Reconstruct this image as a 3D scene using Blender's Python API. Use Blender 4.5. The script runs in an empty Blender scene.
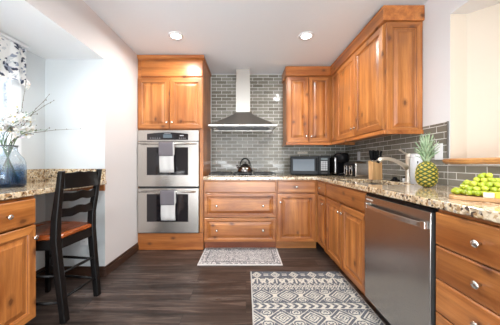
import bpy, bmesh, math, random
from mathutils import Vector, Matrix, Quaternion
random.seed(7)
S = bpy.context.scene
C = bpy.context.collection
PI = math.pi

# ------------------------------------------------------------------ camera
cd = bpy.data.cameras.new('camera'); cam = bpy.data.objects.new('camera', cd); C.objects.link(cam)
cam.location = (0, 0, 1.09); cam.rotation_euler = (PI/2, 0, 0)
cd.sensor_width = 36; cd.lens = 230/500*36; cd.shift_x = 4/500; cd.shift_y = 0.5/500; cd.clip_start = .02
S.camera = cam
# ------------------------------------------------------------------ world, lights, exposure
S.view_settings.view_transform = 'Standard'; S.view_settings.look = 'None'
S.view_settings.gamma = 1; S.view_settings.use_curve_mapping = False
S.view_settings.exposure = 0.1
W = bpy.data.worlds.new('world'); S.world = W; W.use_nodes = True
W.node_tree.nodes['Background'].inputs[0].default_value = (.86, .93, 1, 1)
W.node_tree.nodes['Background'].inputs[1].default_value = 2.4

def area(name, loc, rot, sx, sy, power, col=(1, 1, 1)):
    l = bpy.data.lights.new(name, 'AREA'); l.shape = 'RECTANGLE'; l.size = sx; l.size_y = sy
    l.energy = power; l.color = col
    o = bpy.data.objects.new(name, l); C.objects.link(o); o.location = loc; o.rotation_euler = rot
    return o
# daylight outside the alcove window; the other two are added fill behind the camera
area('alcove_daylight', (-2.75, 1.3, 1.25), (0, math.radians(-106), 0), 1.1, 1.6, 150, (.93, .97, 1))
area('rear_fill', (-.1, -3.4, 1.2), (math.radians(94), 0, 0), 3.4, 2.2, 40, (.95, .975, 1))  # unseen soft panel added to brighten the room from behind
area('rear_upward_fill', (-.1, -4.3, .15), (math.radians(128), 0, 0), 3.4, 1.6, 280, (.90, .96, 1))  # unseen low panel aimed up, added to brighten the ceiling
LIGHT_SPOTS = [(-.743, 2.44), (.64, 2.44), (-.7, .55), (.64, .55), (-.7, -1.3), (.64, -1.3)]  # all after the first two are added out of view for brightness
LIGHT_POWER = 15

# ------------------------------------------------------------------ mesh helpers
class MB:
    def __init__(s): s.v = []; s.f = []; s.m = []; s.sm = []; s.col = None
    def add(s, vs, fs, mi=0, smooth=False):
        b = len(s.v); s.v += [Vector(p) for p in vs]
        for i, f in enumerate(fs):
            s.f.append([b+k for k in f]); s.m.append(mi[i] if isinstance(mi, list) else mi); s.sm.append(smooth)
        return s
    def box(s, x0, x1, y0, y1, z0, z1, mi=0):
        return s.add([(x0,y0,z0),(x1,y0,z0),(x1,y1,z0),(x0,y1,z0),(x0,y0,z1),(x1,y0,z1),(x1,y1,z1),(x0,y1,z1)],
            [(0,3,2,1),(4,5,6,7),(0,1,5,4),(1,2,6,5),(2,3,7,6),(3,0,4,7)], mi)
    def prism(s, pts, d, mi=0, smooth=False):     # closed outline pts (3D), extruded by vector d
        n = len(pts); d = Vector(d); P = [Vector(p) for p in pts]
        return s.add(P+[p+d for p in P], [list(range(n))[::-1], list(range(n, 2*n))]+[(i,(i+1)%n,n+(i+1)%n,n+i) for i in range(n)], mi, smooth)
    def rings(s, R, mi=0, smooth=True, cap=True, closed=True):
        n = len(R[0]); vs = [p for r in R for p in r]; fs = []
        for i in range(len(R)-1):
            for k in range(n if closed else n-1):
                a, b = i*n+k, i*n+(k+1)%n
                fs.append((a, b, b+n, a+n))
        s.add(vs, fs, mi, smooth)
        if cap:
            b = len(s.v)-len(vs)
            for base, rev in ((b, True), (b+n*(len(R)-1), False)):
                q = list(range(base, base+n)); s.f.append(q[::-1] if rev else q); s.m.append(mi); s.sm.append(False)
        return s
    def lathe(s, prof, c=(0,0,0), axis='z', seg=24, mi=0, smooth=True, cap=True):
        R = []
        for r, h in prof:
            ring = []
            for k in range(seg):
                a = 2*PI*k/seg; x, y = r*math.cos(a), r*math.sin(a)
                p = {'z': (x, y, h), 'y': (x, -h, y), 'x': (h, x, y)}[axis]   # 'y': outwards is -y
                ring.append(Vector(c)+Vector(p))
            R.append(ring)
        return s.rings(R, mi, smooth, cap)
    def tube(s, pts, r, seg=8, mi=0, cap=True, rect=None, up=(0,0,1)):
        P = [Vector(p) for p in pts]; n = len(P); R = []
        u = None
        for i in range(n):
            t = (P[min(i+1, n-1)]-P[max(i-1, 0)]).normalized()
            if u is None:
                u = Vector(up); u = u-u.dot(t)*t
                if u.length < .05: u = Vector((1, 0, 0)); u = u-u.dot(t)*t
            else: u = u-u.dot(t)*t
            u.normalize(); w = t.cross(u)
            ri = r[i] if isinstance(r, (list, tuple)) else r
            if rect:
                a, b = (rect[i] if isinstance(rect, list) else rect)
                R.append([P[i]+w*x*a/2+u*y*b/2 for x, y in ((-1,-1),(1,-1),(1,1),(-1,1))])
            else: R.append([P[i]+(w*math.cos(2*PI*k/seg)+u*math.sin(2*PI*k/seg))*ri for k in range(seg)])
        return s.rings(R, mi, not rect, cap)
    def ball(s, c, r, seg=12, rn=8, mi=0, sc=(1,1,1)):
        R = []
        for i in range(rn+1):
            a = PI*(i/rn) ; a = min(max(a, .02), PI-.02)
            R.append([Vector((c[0]+r*sc[0]*math.sin(a)*math.cos(2*PI*k/seg), c[1]+r*sc[1]*math.sin(a)*math.sin(2*PI*k/seg), c[2]-r*sc[2]*math.cos(a))) for k in range(seg)])
        return s.rings(R, mi)
    def front(s, x0, x1, z0, z1, yf, t=.02, fr=.055, raised=True, horiz=False):
        """a cabinet door or drawer front facing -y; slots 0 = upright grain, 1 = level grain"""
        if not raised: L = [(0, t), (0, .005), (.004, .0015), (.008, 0)]
        else: L = [(0, t), (0, .004), (.004, 0), (fr-.008, 0), (fr-.004, .003), (fr-.002, .008), (fr+.006, .011), (fr+.010, .011), (fr+.034, .0035), (fr+.037, .0015), (fr+.042, .001)]
        V = []; n = len(L)
        for ins, d in L:
            V += [(x0+ins, yf+d, z0+ins), (x1-ins, yf+d, z0+ins), (x1-ins, yf+d, z1-ins), (x0+ins, yf+d, z1-ins)]
        F = []; M = []
        for i in range(n-1):
            for k in range(4):
                a, b = i*4+k, i*4+(k+1)%4
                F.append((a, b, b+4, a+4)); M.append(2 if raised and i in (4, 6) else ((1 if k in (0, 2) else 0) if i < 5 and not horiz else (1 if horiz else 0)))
        F.append([4*(n-1)+k for k in range(4)]); M.append(1 if horiz else 0)
        F.append((3, 2, 1, 0)); M.append(0)
        return s.add(V, F, M)

def wpos(o):
    p = Vector((0, 0, 0))
    while o: p += o.location; o = o.parent
    return p
def obj(name, mb, mats, parent=None, world=False, bevel=0, subsurf=0, seg=2, recalc=True):
    me = bpy.data.meshes.new(name)
    off = wpos(parent) if (world and parent) else Vector((0, 0, 0))
    me.from_pydata([tuple(p-off) for p in mb.v], [], mb.f)
    if not isinstance(mats, (list, tuple)): mats = [mats]
    for m in mats: me.materials.append(m)
    for p, mi, sm in zip(me.polygons, mb.m, mb.sm): p.material_index = min(mi, len(mats)-1); p.use_smooth = sm
    if mb.col:
        ca = me.color_attributes.new('pattern', 'FLOAT_COLOR', 'POINT')
        for i, c in enumerate(mb.col): ca.data[i].color = (*c, 1)
    if recalc:
        bm = bmesh.new(); bm.from_mesh(me); bmesh.ops.recalc_face_normals(bm, faces=bm.faces); bm.to_mesh(me); bm.free()
    o = bpy.data.objects.new(name, me); C.objects.link(o); o.parent = parent
    if bevel:
        b = o.modifiers.new('bevel', 'BEVEL'); b.width = bevel; b.segments = seg; b.limit_method = 'ANGLE'; b.angle_limit = math.radians(40)
    if subsurf:
        b = o.modifiers.new('subsurf', 'SUBSURF'); b.levels = subsurf; b.render_levels = subsurf
    return o
def thing(name, label, cat, loc=(0,0,0), rotz=0, group=None):
    o = bpy.data.objects.new(name, None); C.objects.link(o); o.empty_display_size = .05
    o.location = loc; o.rotation_euler = (0, 0, rotz); o['label'] = label; o['category'] = cat
    if group: o['group'] = group
    return o
def tag(o, label, cat, group=None):
    o['label'] = label; o['category'] = cat
    if group: o['group'] = group
    return o
def struct(name, mb, m, bevel=0, **k):
    o = obj(name, mb, m, None, bevel=bevel, **k); o['kind'] = 'structure'; return o
def dup(root, loc, rotz=None, label=None, group=None, rot=None):
    r = root.copy(); C.objects.link(r); r.location = loc
    if rotz is not None: r.rotation_euler = (0, 0, rotz)
    if rot is not None: r.rotation_euler = rot
    if label: r['label'] = label
    if group: r['group'] = group
    for ch in list(root.children):
        c = ch.copy(); C.objects.link(c); c.parent = r
        for g in list(ch.children):
            d = g.copy(); C.objects.link(d); d.parent = c
    return r
def at_origin(mb, c):
    c = Vector(c); mb.v = [p-c for p in mb.v]; return mb

# ------------------------------------------------------------------ materials
def mat(name, col=(.8,.8,.8), rough=.5, metal=0, **kw):
    m = bpy.data.materials.new(name); m.use_nodes = True
    b = m.node_tree.nodes['Principled BSDF']
    b.inputs['Base Color'].default_value = (*col, 1); b.inputs['Roughness'].default_value = rough; b.inputs['Metallic'].default_value = metal
    for k, v in kw.items(): b.inputs[k.replace('_', ' ')].default_value = v
    return m
def N(m, t, **kw):
    n = m.node_tree.nodes.new(t)
    for k, v in kw.items():
        if k in n.inputs: n.inputs[k].default_value = v
        elif hasattr(n, k): setattr(n, k, v)
        else: n.inputs[k.replace('_', ' ')].default_value = v
    return n
def lk(m, a, b): m.node_tree.links.new(a, b)
def ramp(m, stops, interp='LINEAR'):
    r = m.node_tree.nodes.new('ShaderNodeValToRGB'); cr = r.color_ramp; cr.interpolation = interp
    while len(cr.elements) < len(stops): cr.elements.new(.5)
    for e, (p, c) in zip(cr.elements, stops): e.position = p; e.color = (*c, 1)
    return r
def bump(m, src, strength=.2, dist=.002):
    b = N(m, 'ShaderNodeBump'); b.inputs['Strength'].default_value = strength; b.inputs['Distance'].default_value = dist
    lk(m, src, b.inputs['Height']); lk(m, b.outputs[0], m.node_tree.nodes['Principled BSDF'].inputs['Normal']); return b
def mixc(m, fac, a, b, mode='MIX'):
    n = m.node_tree.nodes.new('ShaderNodeMix'); n.data_type = 'RGBA'; n.blend_type = mode
    for k, v in ((0, fac), (6, a), (7, b)):
        if isinstance(v, (int, float)): n.inputs[k].default_value = v
        elif isinstance(v, tuple): n.inputs[k].default_value = (*v, 1)
        else: lk(m, v, n.inputs[k])
    return n.outputs[2]

def wood(name, axis, light, dark, knot=(.10,.03,.01), rough=.34, knots=True, fine=1.0, variation=.25):
    m = mat(name, light, rough); nt = m.node_tree; B = nt.nodes['Principled BSDF']
    tc = N(m, 'ShaderNodeTexCoord'); oi = N(m, 'ShaderNodeObjectInfo')
    mul = N(m, 'ShaderNodeMath', operation='MULTIPLY'); lk(m, oi.outputs['Random'], mul.inputs[0]); mul.inputs[1].default_value = 17
    add = N(m, 'ShaderNodeVectorMath', operation='ADD'); lk(m, tc.outputs['Object'], add.inputs[0]); lk(m, mul.outputs[0], add.inputs[1])
    i = 'xyz'.index(axis)
    def mapped(al, ac):
        mp = N(m, 'ShaderNodeMapping'); sc = [ac]*3; sc[i] = al
        mp.inputs['Scale'].default_value = sc; lk(m, add.outputs[0], mp.inputs['Vector']); return mp.outputs[0]
    n1 = N(m, 'ShaderNodeTexNoise', Scale=1, Detail=5, Roughness=.6, Distortion=1.2); lk(m, mapped(.9, 9), n1.inputs['Vector'])
    n2 = N(m, 'ShaderNodeTexNoise', Scale=1, Detail=4, Roughness=.7); lk(m, mapped(4, 110*fine), n2.inputs['Vector'])
    n3 = N(m, 'ShaderNodeTexNoise', Scale=2.2, Detail=2); lk(m, add.outputs[0], n3.inputs['Vector'])
    r1 = ramp(m, [(.32, dark), (.5, tuple((a+b)/2 for a, b in zip(light, dark))), (.66, light)]); lk(m, n1.outputs[0], r1.inputs[0])
    c = r1.outputs[0]
    r2 = ramp(m, [(.35, (.66,.62,.58)), (.6, (1,1,1))]); lk(m, n2.outputs[0], r2.inputs[0])
    c = mixc(m, .6, c, r2.outputs[0], 'MULTIPLY')
    r3 = ramp(m, [(.35, (1-variation, 1-variation*1.15, 1-variation*1.3)), (.65, (1.08,1.06,1.03))]); lk(m, n3.outputs[0], r3.inputs[0])
    c = mixc(m, 1, c, r3.outputs[0], 'MULTIPLY')
    n4 = N(m, 'ShaderNodeTexNoise', Scale=1, Detail=1); lk(m, mapped(.25, 17), n4.inputs['Vector'])
    r4 = ramp(m, [(.38, (.80,.72,.62)), (.52, (1,1,1)), (.68, (1.12,1.12,1.08))]); lk(m, n4.outputs[0], r4.inputs[0])
    c = mixc(m, .85, c, r4.outputs[0], 'MULTIPLY')
    if knots:
        sp_ = N(m, 'ShaderNodeSeparateXYZ'); lk(m, add.outputs[0], sp_.inputs[0])
        xy = N(m, 'ShaderNodeMath', operation='ADD'); lk(m, sp_.outputs[0], xy.inputs[0]); lk(m, sp_.outputs[1], xy.inputs[1])
        cb_ = N(m, 'ShaderNodeCombineXYZ'); lk(m, xy.outputs[0], cb_.inputs[0]); lk(m, sp_.outputs[2], cb_.inputs[1])
        kp = N(m, 'ShaderNodeMapping'); kp.inputs['Scale'].default_value = (6.5, 4.2, 1) if axis == 'z' else (4.2, 6.5, 1); lk(m, cb_.outputs[0], kp.inputs['Vector'])
        v = N(m, 'ShaderNodeTexVoronoi', Scale=1, voronoi_dimensions='2D'); lk(m, kp.outputs[0], v.inputs['Vector'])
        d = N(m, 'ShaderNodeMath', operation='ADD'); lk(m, v.outputs['Distance'], d.inputs[0])
        nn = N(m, 'ShaderNodeTexNoise', Scale=60, Detail=2); lk(m, add.outputs[0], nn.inputs['Vector'])
        s = N(m, 'ShaderNodeMath', operation='MULTIPLY'); lk(m, nn.outputs[0], s.inputs[0]); s.inputs[1].default_value = .07; lk(m, s.outputs[0], d.inputs[1])
        rk = ramp(m, [(.095, (1,1,1)), (.13, (.5,.5,.5)), (.24, (0,0,0))]); lk(m, d.outputs[0], rk.inputs[0])
        sep = N(m, 'ShaderNodeSeparateColor'); lk(m, v.outputs['Color'], sep.inputs[0])
        g = N(m, 'ShaderNodeMath', operation='GREATER_THAN'); lk(m, sep.outputs[0], g.inputs[0]); g.inputs[1].default_value = .66
        f = N(m, 'ShaderNodeMath', operation='MULTIPLY'); lk(m, rk.outputs[0], f.inputs[0]); lk(m, g.outputs[0], f.inputs[1])
        f2 = N(m, 'ShaderNodeMath', operation='MULTIPLY'); lk(m, f.outputs[0], f2.inputs[0]); f2.inputs[1].default_value = .85
        c = mixc(m, f2.outputs[0], c, knot)
    lk(m, c, B.inputs['Base Color']); bump(m, n2.outputs[0], .12, .001)
    B.inputs['Coat Weight'].default_value = .25; B.inputs['Coat Roughness'].default_value = .2
    return m
LT = (.61, .252, .070); DK = (.34, .105, .022)
WV = wood('knotty pine upright', 'z', LT, DK); WH = wood('knotty pine level', 'x', LT, DK)
WY = wood('knotty pine depth', 'y', LT, DK)
WGR = wood('darker groove wood', 'z', (.36,.13,.035), (.22,.07,.02), knots=False)  # darker wood tone on the groove faces of raised panels
WC = wood('orange pine level', 'x', (.62,.235,.062), (.36,.105,.022))
WOOD = [WV, WH, WGR]
CARC = wood('cabinet inside', 'z', (.40,.17,.06), (.26,.10,.03), knots=False)
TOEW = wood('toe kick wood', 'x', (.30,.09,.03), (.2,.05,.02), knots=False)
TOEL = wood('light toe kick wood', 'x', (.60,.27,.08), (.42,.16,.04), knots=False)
SLAB = wood('live edge wood', 'y', (.85,.46,.17), (.48,.20,.055), knots=False, rough=.4)
BOARD = wood('cutting board wood', 'x', (.80,.52,.28), (.62,.34,.15), knots=False, fine=.5)
BLOCK = wood('knife block wood', 'z', (.85,.57,.29), (.70,.42,.19), knots=False, fine=.6)
SEATW = wood('chair seat wood', 'x', (.50,.13,.028), (.20,.04,.012), knots=False, rough=.22)
BASEB = wood('dark baseboard', 'y', (.070,.035,.022), (.045,.02,.013), knots=False, rough=.35)
BLACKW = mat('black painted wood', (.006,.0055,.0055), .38, Specular_IOR_Level=.22)
NICKEL = mat('satin nickel', (.72,.70,.66), .22, 1)
CHROME = mat('chrome', (.85,.85,.85), .08, 1)
BLK = mat('black plastic', (.008,.008,.009), .25, Specular_IOR_Level=.10)
BLKM = mat('matt black iron', (.02,.02,.02), .55)
GLASSB = mat('black oven glass', (.012,.010,.012), .06, 0, Specular_IOR_Level=.6)
WHITEP = mat('white plastic', (.82,.83,.84), .3)
WHITET = mat('white painted trim', (.84,.86,.88), .35)
GREYP = mat('grey marks', (.42,.43,.45), .4)
PLATE = mat('beige plate', (.62,.56,.46), .35)

def steel(name, col, rough, axis, strength=.25):
    m = mat(name, col, rough, 1); tc = N(m, 'ShaderNodeTexCoord'); mp = N(m, 'ShaderNodeMapping')
    sc = [26]*3; sc['xyz'.index(axis)] = 1.2; mp.inputs['Scale'].default_value = sc; lk(m, tc.outputs['Object'], mp.inputs['Vector'])
    n = N(m, 'ShaderNodeTexNoise', Scale=1, Detail=1); lk(m, mp.outputs[0], n.inputs['Vector']); bump(m, n.outputs[0], strength, .0006)
    return m
STEEL = steel('brushed stainless', (.58,.55,.51), .27, 'x')
STEELD = steel('dark brushed stainless', (.44,.42,.405), .27, 'x')
STEELH = steel('hood stainless', (.42,.40,.38), .3, 'x')
STEELC = steel('chimney stainless', (.62,.59,.54), .36, 'z')

def plaster(name, col, bs=.15, scale=60):
    m = mat(name, col, .75); tc = N(m, 'ShaderNodeTexCoord'); n = N(m, 'ShaderNodeTexNoise', Scale=scale, Detail=4)
    lk(m, tc.outputs['Object'], n.inputs['Vector']); bump(m, n.outputs[0], bs, .004); return m
WALL_L = plaster('warm grey wall paint', (.70,.67,.66))
WALL_A = plaster('cool white alcove paint', (.70,.735,.745))
WALL_R = plaster('white wall paint', (.82,.825,.835))
CREAM = plaster('cream wall paint', (.72,.63,.52))
CEIL = plaster('ceiling paint', (.82,.865,.905), .3, 35)

def granite():
    m = mat('speckled granite', (.6,.5,.4), .12); B = m.node_tree.nodes['Principled BSDF']; tc = N(m, 'ShaderNodeTexCoord')
    nz = N(m, 'ShaderNodeTexNoise', Scale=45, Detail=3); lk(m, tc.outputs['Object'], nz.inputs['Vector'])
    vm = N(m, 'ShaderNodeVectorMath', operation='SCALE'); lk(m, nz.outputs['Color'], vm.inputs[0]); vm.inputs['Scale'].default_value = .02
    ad = N(m, 'ShaderNodeVectorMath', operation='ADD'); lk(m, tc.outputs['Object'], ad.inputs[0]); lk(m, vm.outputs[0], ad.inputs[1])
    v = N(m, 'ShaderNodeTexVoronoi', Scale=95); lk(m, ad.outputs[0], v.inputs['Vector'])
    sp = N(m, 'ShaderNodeSeparateColor'); lk(m, v.outputs['Color'], sp.inputs[0])
    r = ramp(m, [(0, (.74,.61,.42)), (.30, (.54,.38,.21)), (.46, (.80,.70,.53)), (.64, (.36,.22,.11)), (.76, (.64,.52,.36)), (.85, (.09,.06,.045)), (.93, (.44,.38,.32))], 'CONSTANT')
    lk(m, sp.outputs[0], r.inputs[0])
    v2 = N(m, 'ShaderNodeTexVoronoi', Scale=38); lk(m, ad.outputs[0], v2.inputs['Vector'])
    sp2 = N(m, 'ShaderNodeSeparateColor'); lk(m, v2.outputs['Color'], sp2.inputs[0])
    r2 = ramp(m, [(0, (1,1,1)), (.62, (.78,.68,.55)), (.84, (.36,.27,.21))], 'CONSTANT'); lk(m, sp2.outputs[1], r2.inputs[0])
    c = mixc(m, .62, r.outputs[0], r2.outputs[0], 'MULTIPLY'); lk(m, c, B.inputs['Base Color'])
    B.inputs['Coat Weight'].default_value = .4; B.inputs['Coat Roughness'].default_value = .04
    return m
GRAN = granite()

def planks():
    m = mat('dark plank floor', (.06,.04,.035), .3); B = m.node_tree.nodes['Principled BSDF']; tc = N(m, 'ShaderNodeTexCoord')
    bk = N(m, 'ShaderNodeTexBrick', Scale=1); bk.inputs['Color1'].default_value = (0,0,0,1); bk.inputs['Color2'].default_value = (1,1,1,1)
    bk.inputs['Mortar'].default_value = (.5,.5,.5,1); bk.inputs['Mortar Size'].default_value = .0016; bk.inputs['Mortar Smooth'].default_value = .2
    bk.inputs['Brick Width'].default_value = 1.22; bk.inputs['Row Height'].default_value = .152; bk.offset = .37
    lk(m, tc.outputs['Object'], bk.inputs['Vector'])
    ra = N(m, 'ShaderNodeVectorMath', operation='SCALE'); lk(m, bk.outputs['Color'], ra.inputs[0]); ra.inputs['Scale'].default_value = 9
    ad = N(m, 'ShaderNodeVectorMath', operation='ADD'); lk(m, tc.outputs['Object'], ad.inputs[0]); lk(m, ra.outputs[0], ad.inputs[1])
    mp = N(m, 'ShaderNodeMapping'); mp.inputs['Scale'].default_value = (1.3, 16, 1); lk(m, ad.outputs[0], mp.inputs['Vector'])
    n = N(m, 'ShaderNodeTexNoise', Scale=1, Detail=7, Roughness=.68, Distortion=.8); lk(m, mp.outputs[0], n.inputs['Vector'])
    mp2 = N(m, 'ShaderNodeMapping'); mp2.inputs['Scale'].default_value = (5, 120, 1); lk(m, ad.outputs[0], mp2.inputs['Vector'])
    n2 = N(m, 'ShaderNodeTexNoise', Scale=1, Detail=4, Roughness=.7); lk(m, mp2.outputs[0], n2.inputs['Vector'])
    r = ramp(m, [(.32, (.014,.009,.007)), (.5, (.050,.034,.028)), (.68, (.145,.108,.090))]); lk(m, n.outputs[0], r.inputs[0])
    r2 = ramp(m, [(.3, (.55,.55,.55)), (.65, (1.25,1.25,1.25))]); lk(m, n2.outputs[0], r2.inputs[0])
    c = mixc(m, .8, r.outputs[0], r2.outputs[0], 'MULTIPLY')
    r3 = ramp(m, [(0, (.70,.70,.70)), (1, (1.25,1.2,1.18))]); lk(m, bk.outputs['Color'], r3.inputs[0])
    c = mixc(m, 1, c, r3.outputs[0], 'MULTIPLY')
    c = mixc(m, bk.outputs['Fac'], c, (.012,.009,.008)); lk(m, c, B.inputs['Base Color'])
    rr = ramp(m, [(.3, (.42,)*3), (.7, (.26,)*3)]); lk(m, n.outputs[0], rr.inputs[0]); lk(m, rr.outputs[0], B.inputs['Roughness'])
    bump(m, n2.outputs[0], .25, .001)
    return m
FLOOR = planks()

def tile_mat():
    m = mat('grey glass tile', (.3,.3,.28), .12); B = m.node_tree.nodes['Principled BSDF']
    g = N(m, 'ShaderNodeNewGeometry')
    r = ramp(m, [(0, (.185,.170,.135)), (.5, (.235,.22,.18)), (1, (.30,.285,.24))]); lk(m, g.outputs['Random Per Island'], r.inputs[0])
    lk(m, r.outputs[0], B.inputs['Base Color'])
    tc = N(m, 'ShaderNodeTexCoord'); n = N(m, 'ShaderNodeTexNoise', Scale=14, Detail=1); lk(m, tc.outputs['Object'], n.inputs['Vector']); bump(m, n.outputs[0], .12, .006)
    B.inputs['Specular IOR Level'].default_value = .38
    return m
TILE = tile_mat(); GROUT = mat('pale grout', (.78,.77,.74), .8)

def pattern_mat(name, rough=.9, trans=False):
    m = mat(name, (.5,.5,.5), rough); a = N(m, 'ShaderNodeVertexColor'); a.layer_name = 'pattern'
    B = m.node_tree.nodes['Principled BSDF']; lk(m, a.outputs[0], B.inputs['Base Color'])
    return m

# ------------------------------------------------------------------ the setting
XL, XR, YB, H = -1.355, 1.51, 3.506, 2.44        # left wall, right wall, back wall, ceiling
XA, YA, ZS = -1.93, 2.21, 2.086                  # alcove outer wall, alcove end wall, soffit
YBK = -3.6
struct('floor', MB().box(XA-.12, 2.6, YBK, YB+.1, -.06, 0), FLOOR)
struct('ceiling', MB().box(XA-.12, 2.6, YBK, YB+.1, H, H+.08), CEIL)
struct('wall_left', MB().box(XA-.12, XL, YA, YB, 0, H).box(XA-.12, XL, -.6, YA, ZS, H).box(XA-.12, XL, YBK, -.6, 0, H), [WALL_L, WALL_A, plaster('lightened soffit paint', (.90,.92,.93))])
wl = bpy.data.objects['wall_left'].data                # the alcove end wall takes the alcove's paint, the soffit a lightened one
for p in wl.polygons:
    if p.normal.y < -.9 and p.center.y > 2: p.material_index = 1
    if p.normal.z < -.9 and p.center.z > 2: p.material_index = 2  # soffit underside coloured lighter to stand in for light not reaching it
WY0, WY1, WZ0, WZ1 = .85, 1.87, 1.12, 2.0        # alcove window hole
struct('wall_alcove', MB().box(XA-.12, XA, -.6, WY0, 0, ZS).box(XA-.12, XA, WY1, YA, 0, ZS).box(XA-.12, XA, WY0, WY1, 0, WZ0).box(XA-.12, XA, WY0, WY1, WZ1, ZS), WALL_A)
struct('wall_behind', MB().box(XA-.12, -1.8, YBK-.1, YBK, 0, H).box(1.6, 2.6, YBK-.1, YBK, 0, H).box(-1.8, 1.6, YBK-.1, YBK, 2.3, H), WALL_R)
# right wall with the shelf opening and the slanted recess behind it
OY, OZ0, OZ1 = 1.70, 1.08, 2.19
struct('wall_right', MB().box(XR, XR+.12, OY, YB, 0, H).box(XR, XR+.12, .2, OY, 0, OZ0).box(XR, XR+.12, .2, OY, OZ1, H).box(XR, XR+.12, YBK, .2, 0, H), [WALL_R, CREAM])
for p in bpy.data.objects['wall_right'].data.polygons:
    if p.normal.y < -.9 and 1.6 < p.center.y < 1.8: p.material_index = 1
nb = MB()
nb.prism([(1.63, 1.70, OZ0), (2.43, .90, OZ0), (2.53, .90, OZ0), (1.66, 1.80, OZ0)], (0,0,OZ1-OZ0))
nb.box(2.43, 2.53, .1, .90, OZ0, OZ1); nb.box(1.63, 2.43, .1, .2, OZ0, OZ1)
struct('wall_recess', nb, CREAM)
nc = MB().prism([(1.63, 1.70, OZ1), (2.43, .90, OZ1), (2.43, .2, OZ1), (1.63, .2, OZ1)], (0,0,.05))
struct('trim_3', nc, WALL_R)
struct('wall_back', MB().box(XA, XR+.12, YB, YB+.1, 0, H), GROUT)

def tiles(name, u0, u1, z0, z1, to3d, skip=None, tl=.1400, th=.0508, g=.0052, seed=1):
    rnd = random.Random(seed); mb = MB(); row = 0; z = z0
    while z < z1-.01:
        u = u0-(tl/2 if row % 2 else 0)
        while u < u1-.003:
            a, b = max(u, u0)+g/2, min(u+tl, u1)-g/2; c, d = z+g/2, min(z+th, z1)-g/2
            if b-a > .006 and d-c > .006:
                tu, tz = rnd.uniform(-.0013, .0013), rnd.uniform(-.0008, .0008); V = []
                for ins, dep in ((0, .0), (0, .0014), (.0015, .0022)):
                    for i, (p, q) in enumerate(((a+ins, c+ins), (b-ins, c+ins), (b-ins, d-ins), (a+ins, d-ins))):
                        V.append(to3d(p, q, dep+(tu*(1 if i in (1, 2) else -1)+tz*(1 if i > 1 else -1) if dep else 0)))
                F = [(i*4+k, i*4+(k+1) % 4, i*4+4+(k+1) % 4, i*4+4+k) for i in range(2) for k in range(4)]+[(8, 9, 10, 11)]
                if not (skip and skip((a+b)/2, (c+d)/2)): mb.add(V, F)
            u += tl
        z += th; row += 1
    return struct(name, mb, TILE)
tiles('trim_1', -.53, XR-.005, .92, H-.005, lambda u, z, d: (u, YB-d, z), seed=3, tl=.158)
tiles('trim_2', -YB+.008, -1.716, .92, 1.40, lambda u, z, d: (XR-.004-d, -u, z), seed=5)
tiles('trim_5', -1.716, -.45, .92, OZ0, lambda u, z, d: (XR-.004-d, -u, z), seed=6)
struct('trim_4', MB().box(XR-.004, XR, .45, YB, .92, OZ0).box(XR-.004, XR, 1.716, YB, OZ0, 1.40), GROUT)
struct('trim_6', MB().box(XR-.013, XR, 1.711, 1.716, OZ0+.045, 1.402), mat('tile edge strip', (.20,.20,.19), .3, .6))
# baseboards
def bb(name, mb): struct(name, mb, BASEB, bevel=.004)
bb('baseboard_left', MB().box(XL, XL+.014, YA-.014, 2.876, 0, .075).box(XL, XL+.009, YA-.009, 2.876, .075, .10))
bb('baseboard_alcove', MB().box(XA, XL, YA-.014, YA, 0, .075).box(XA, XL, YA-.009, YA, .075, .10).box(XA, XA+.014, 1.50, YA-.014, 0, .10))

# alcove window: frame, sash, pane, casing
wn = obj('window_1', MB().box(XA-.09, XA-.04, WY0, WY0+.04, WZ0, WZ1).box(XA-.09, XA-.04, WY1-.04, WY1, WZ0, WZ1).box(XA-.09, XA-.04, WY0+.04, WY1-.04, WZ0, WZ0+.04).box(XA-.09, XA-.04, WY0+.04, WY1-.04, WZ1-.04, WZ1).box(XA-.085, XA-.045, WY0+.04, WY1-.04, 1.55, 1.585), WHITET, bevel=.003); wn['kind'] = 'structure'
obj('window_pane', MB().box(XA-.066, XA-.062, WY0+.04, WY1-.04, WZ0+.04, WZ1-.04), mat('window glass', (1,1,1), 0, 0, Transmission_Weight=1, IOR=1.01), wn)
obj('window_casing', MB().box(XA, XA+.018, WY1, WY1+.09, WZ0-.09, WZ1+.07).box(XA, XA+.018, WY0-.09, WY0, WZ0-.09, WZ1+.07).box(XA, XA+.018, WY0, WY1, WZ1, WZ1+.07).box(XA, XA+.03, WY0, WY1, WZ0-.09, WZ0), WHITET, wn, bevel=.003)
bt = thing('window_blind', 'white horizontal slatted blind hanging in the bright alcove window', 'blind', (XA-.015, (WY0+WY1)/2, WZ1-.03))
mbs = MB(); z = WZ0+.03
SLATM = mat('white blind slat', (.88,.90,.92), .5, 0, Transmission_Weight=0)
_n = SLATM.node_tree; _t = _n.nodes.new('ShaderNodeBsdfTranslucent'); _t.inputs[0].default_value = (.9,.94,1,1); _m = _n.nodes.new('ShaderNodeMixShader'); _m.inputs[0].default_value = .5
lk(SLATM, _n.nodes['Principled BSDF'].outputs[0], _m.inputs[1]); lk(SLATM, _t.outputs[0], _m.inputs[2]); lk(SLATM, _m.outputs[0], _n.nodes['Material Output'].inputs[0])
while z < WZ1-.06:
    mbs.prism([(XA-.032, WY0+.006, z-.004), (XA-.002, WY0+.006, z+.013), (XA-.002, WY0+.006, z+.015), (XA-.032, WY0+.006, z-.002)], (0, WY1-WY0-.012, 0)); z += .026
obj('blind_slats', mbs, SLATM, bt, world=True)
obj('head_rail', MB().box(XA-.036, XA-.001, WY0+.004, WY1-.004, WZ1-.045, WZ1-.003), WHITET, bt, world=True, bevel=.003)
obj('bottom_rail', MB().box(XA-.034, XA-.001, WY0+.006, WY1-.006, WZ0+.004, WZ0+.02), WHITET, bt, world=True, bevel=.003)
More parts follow.
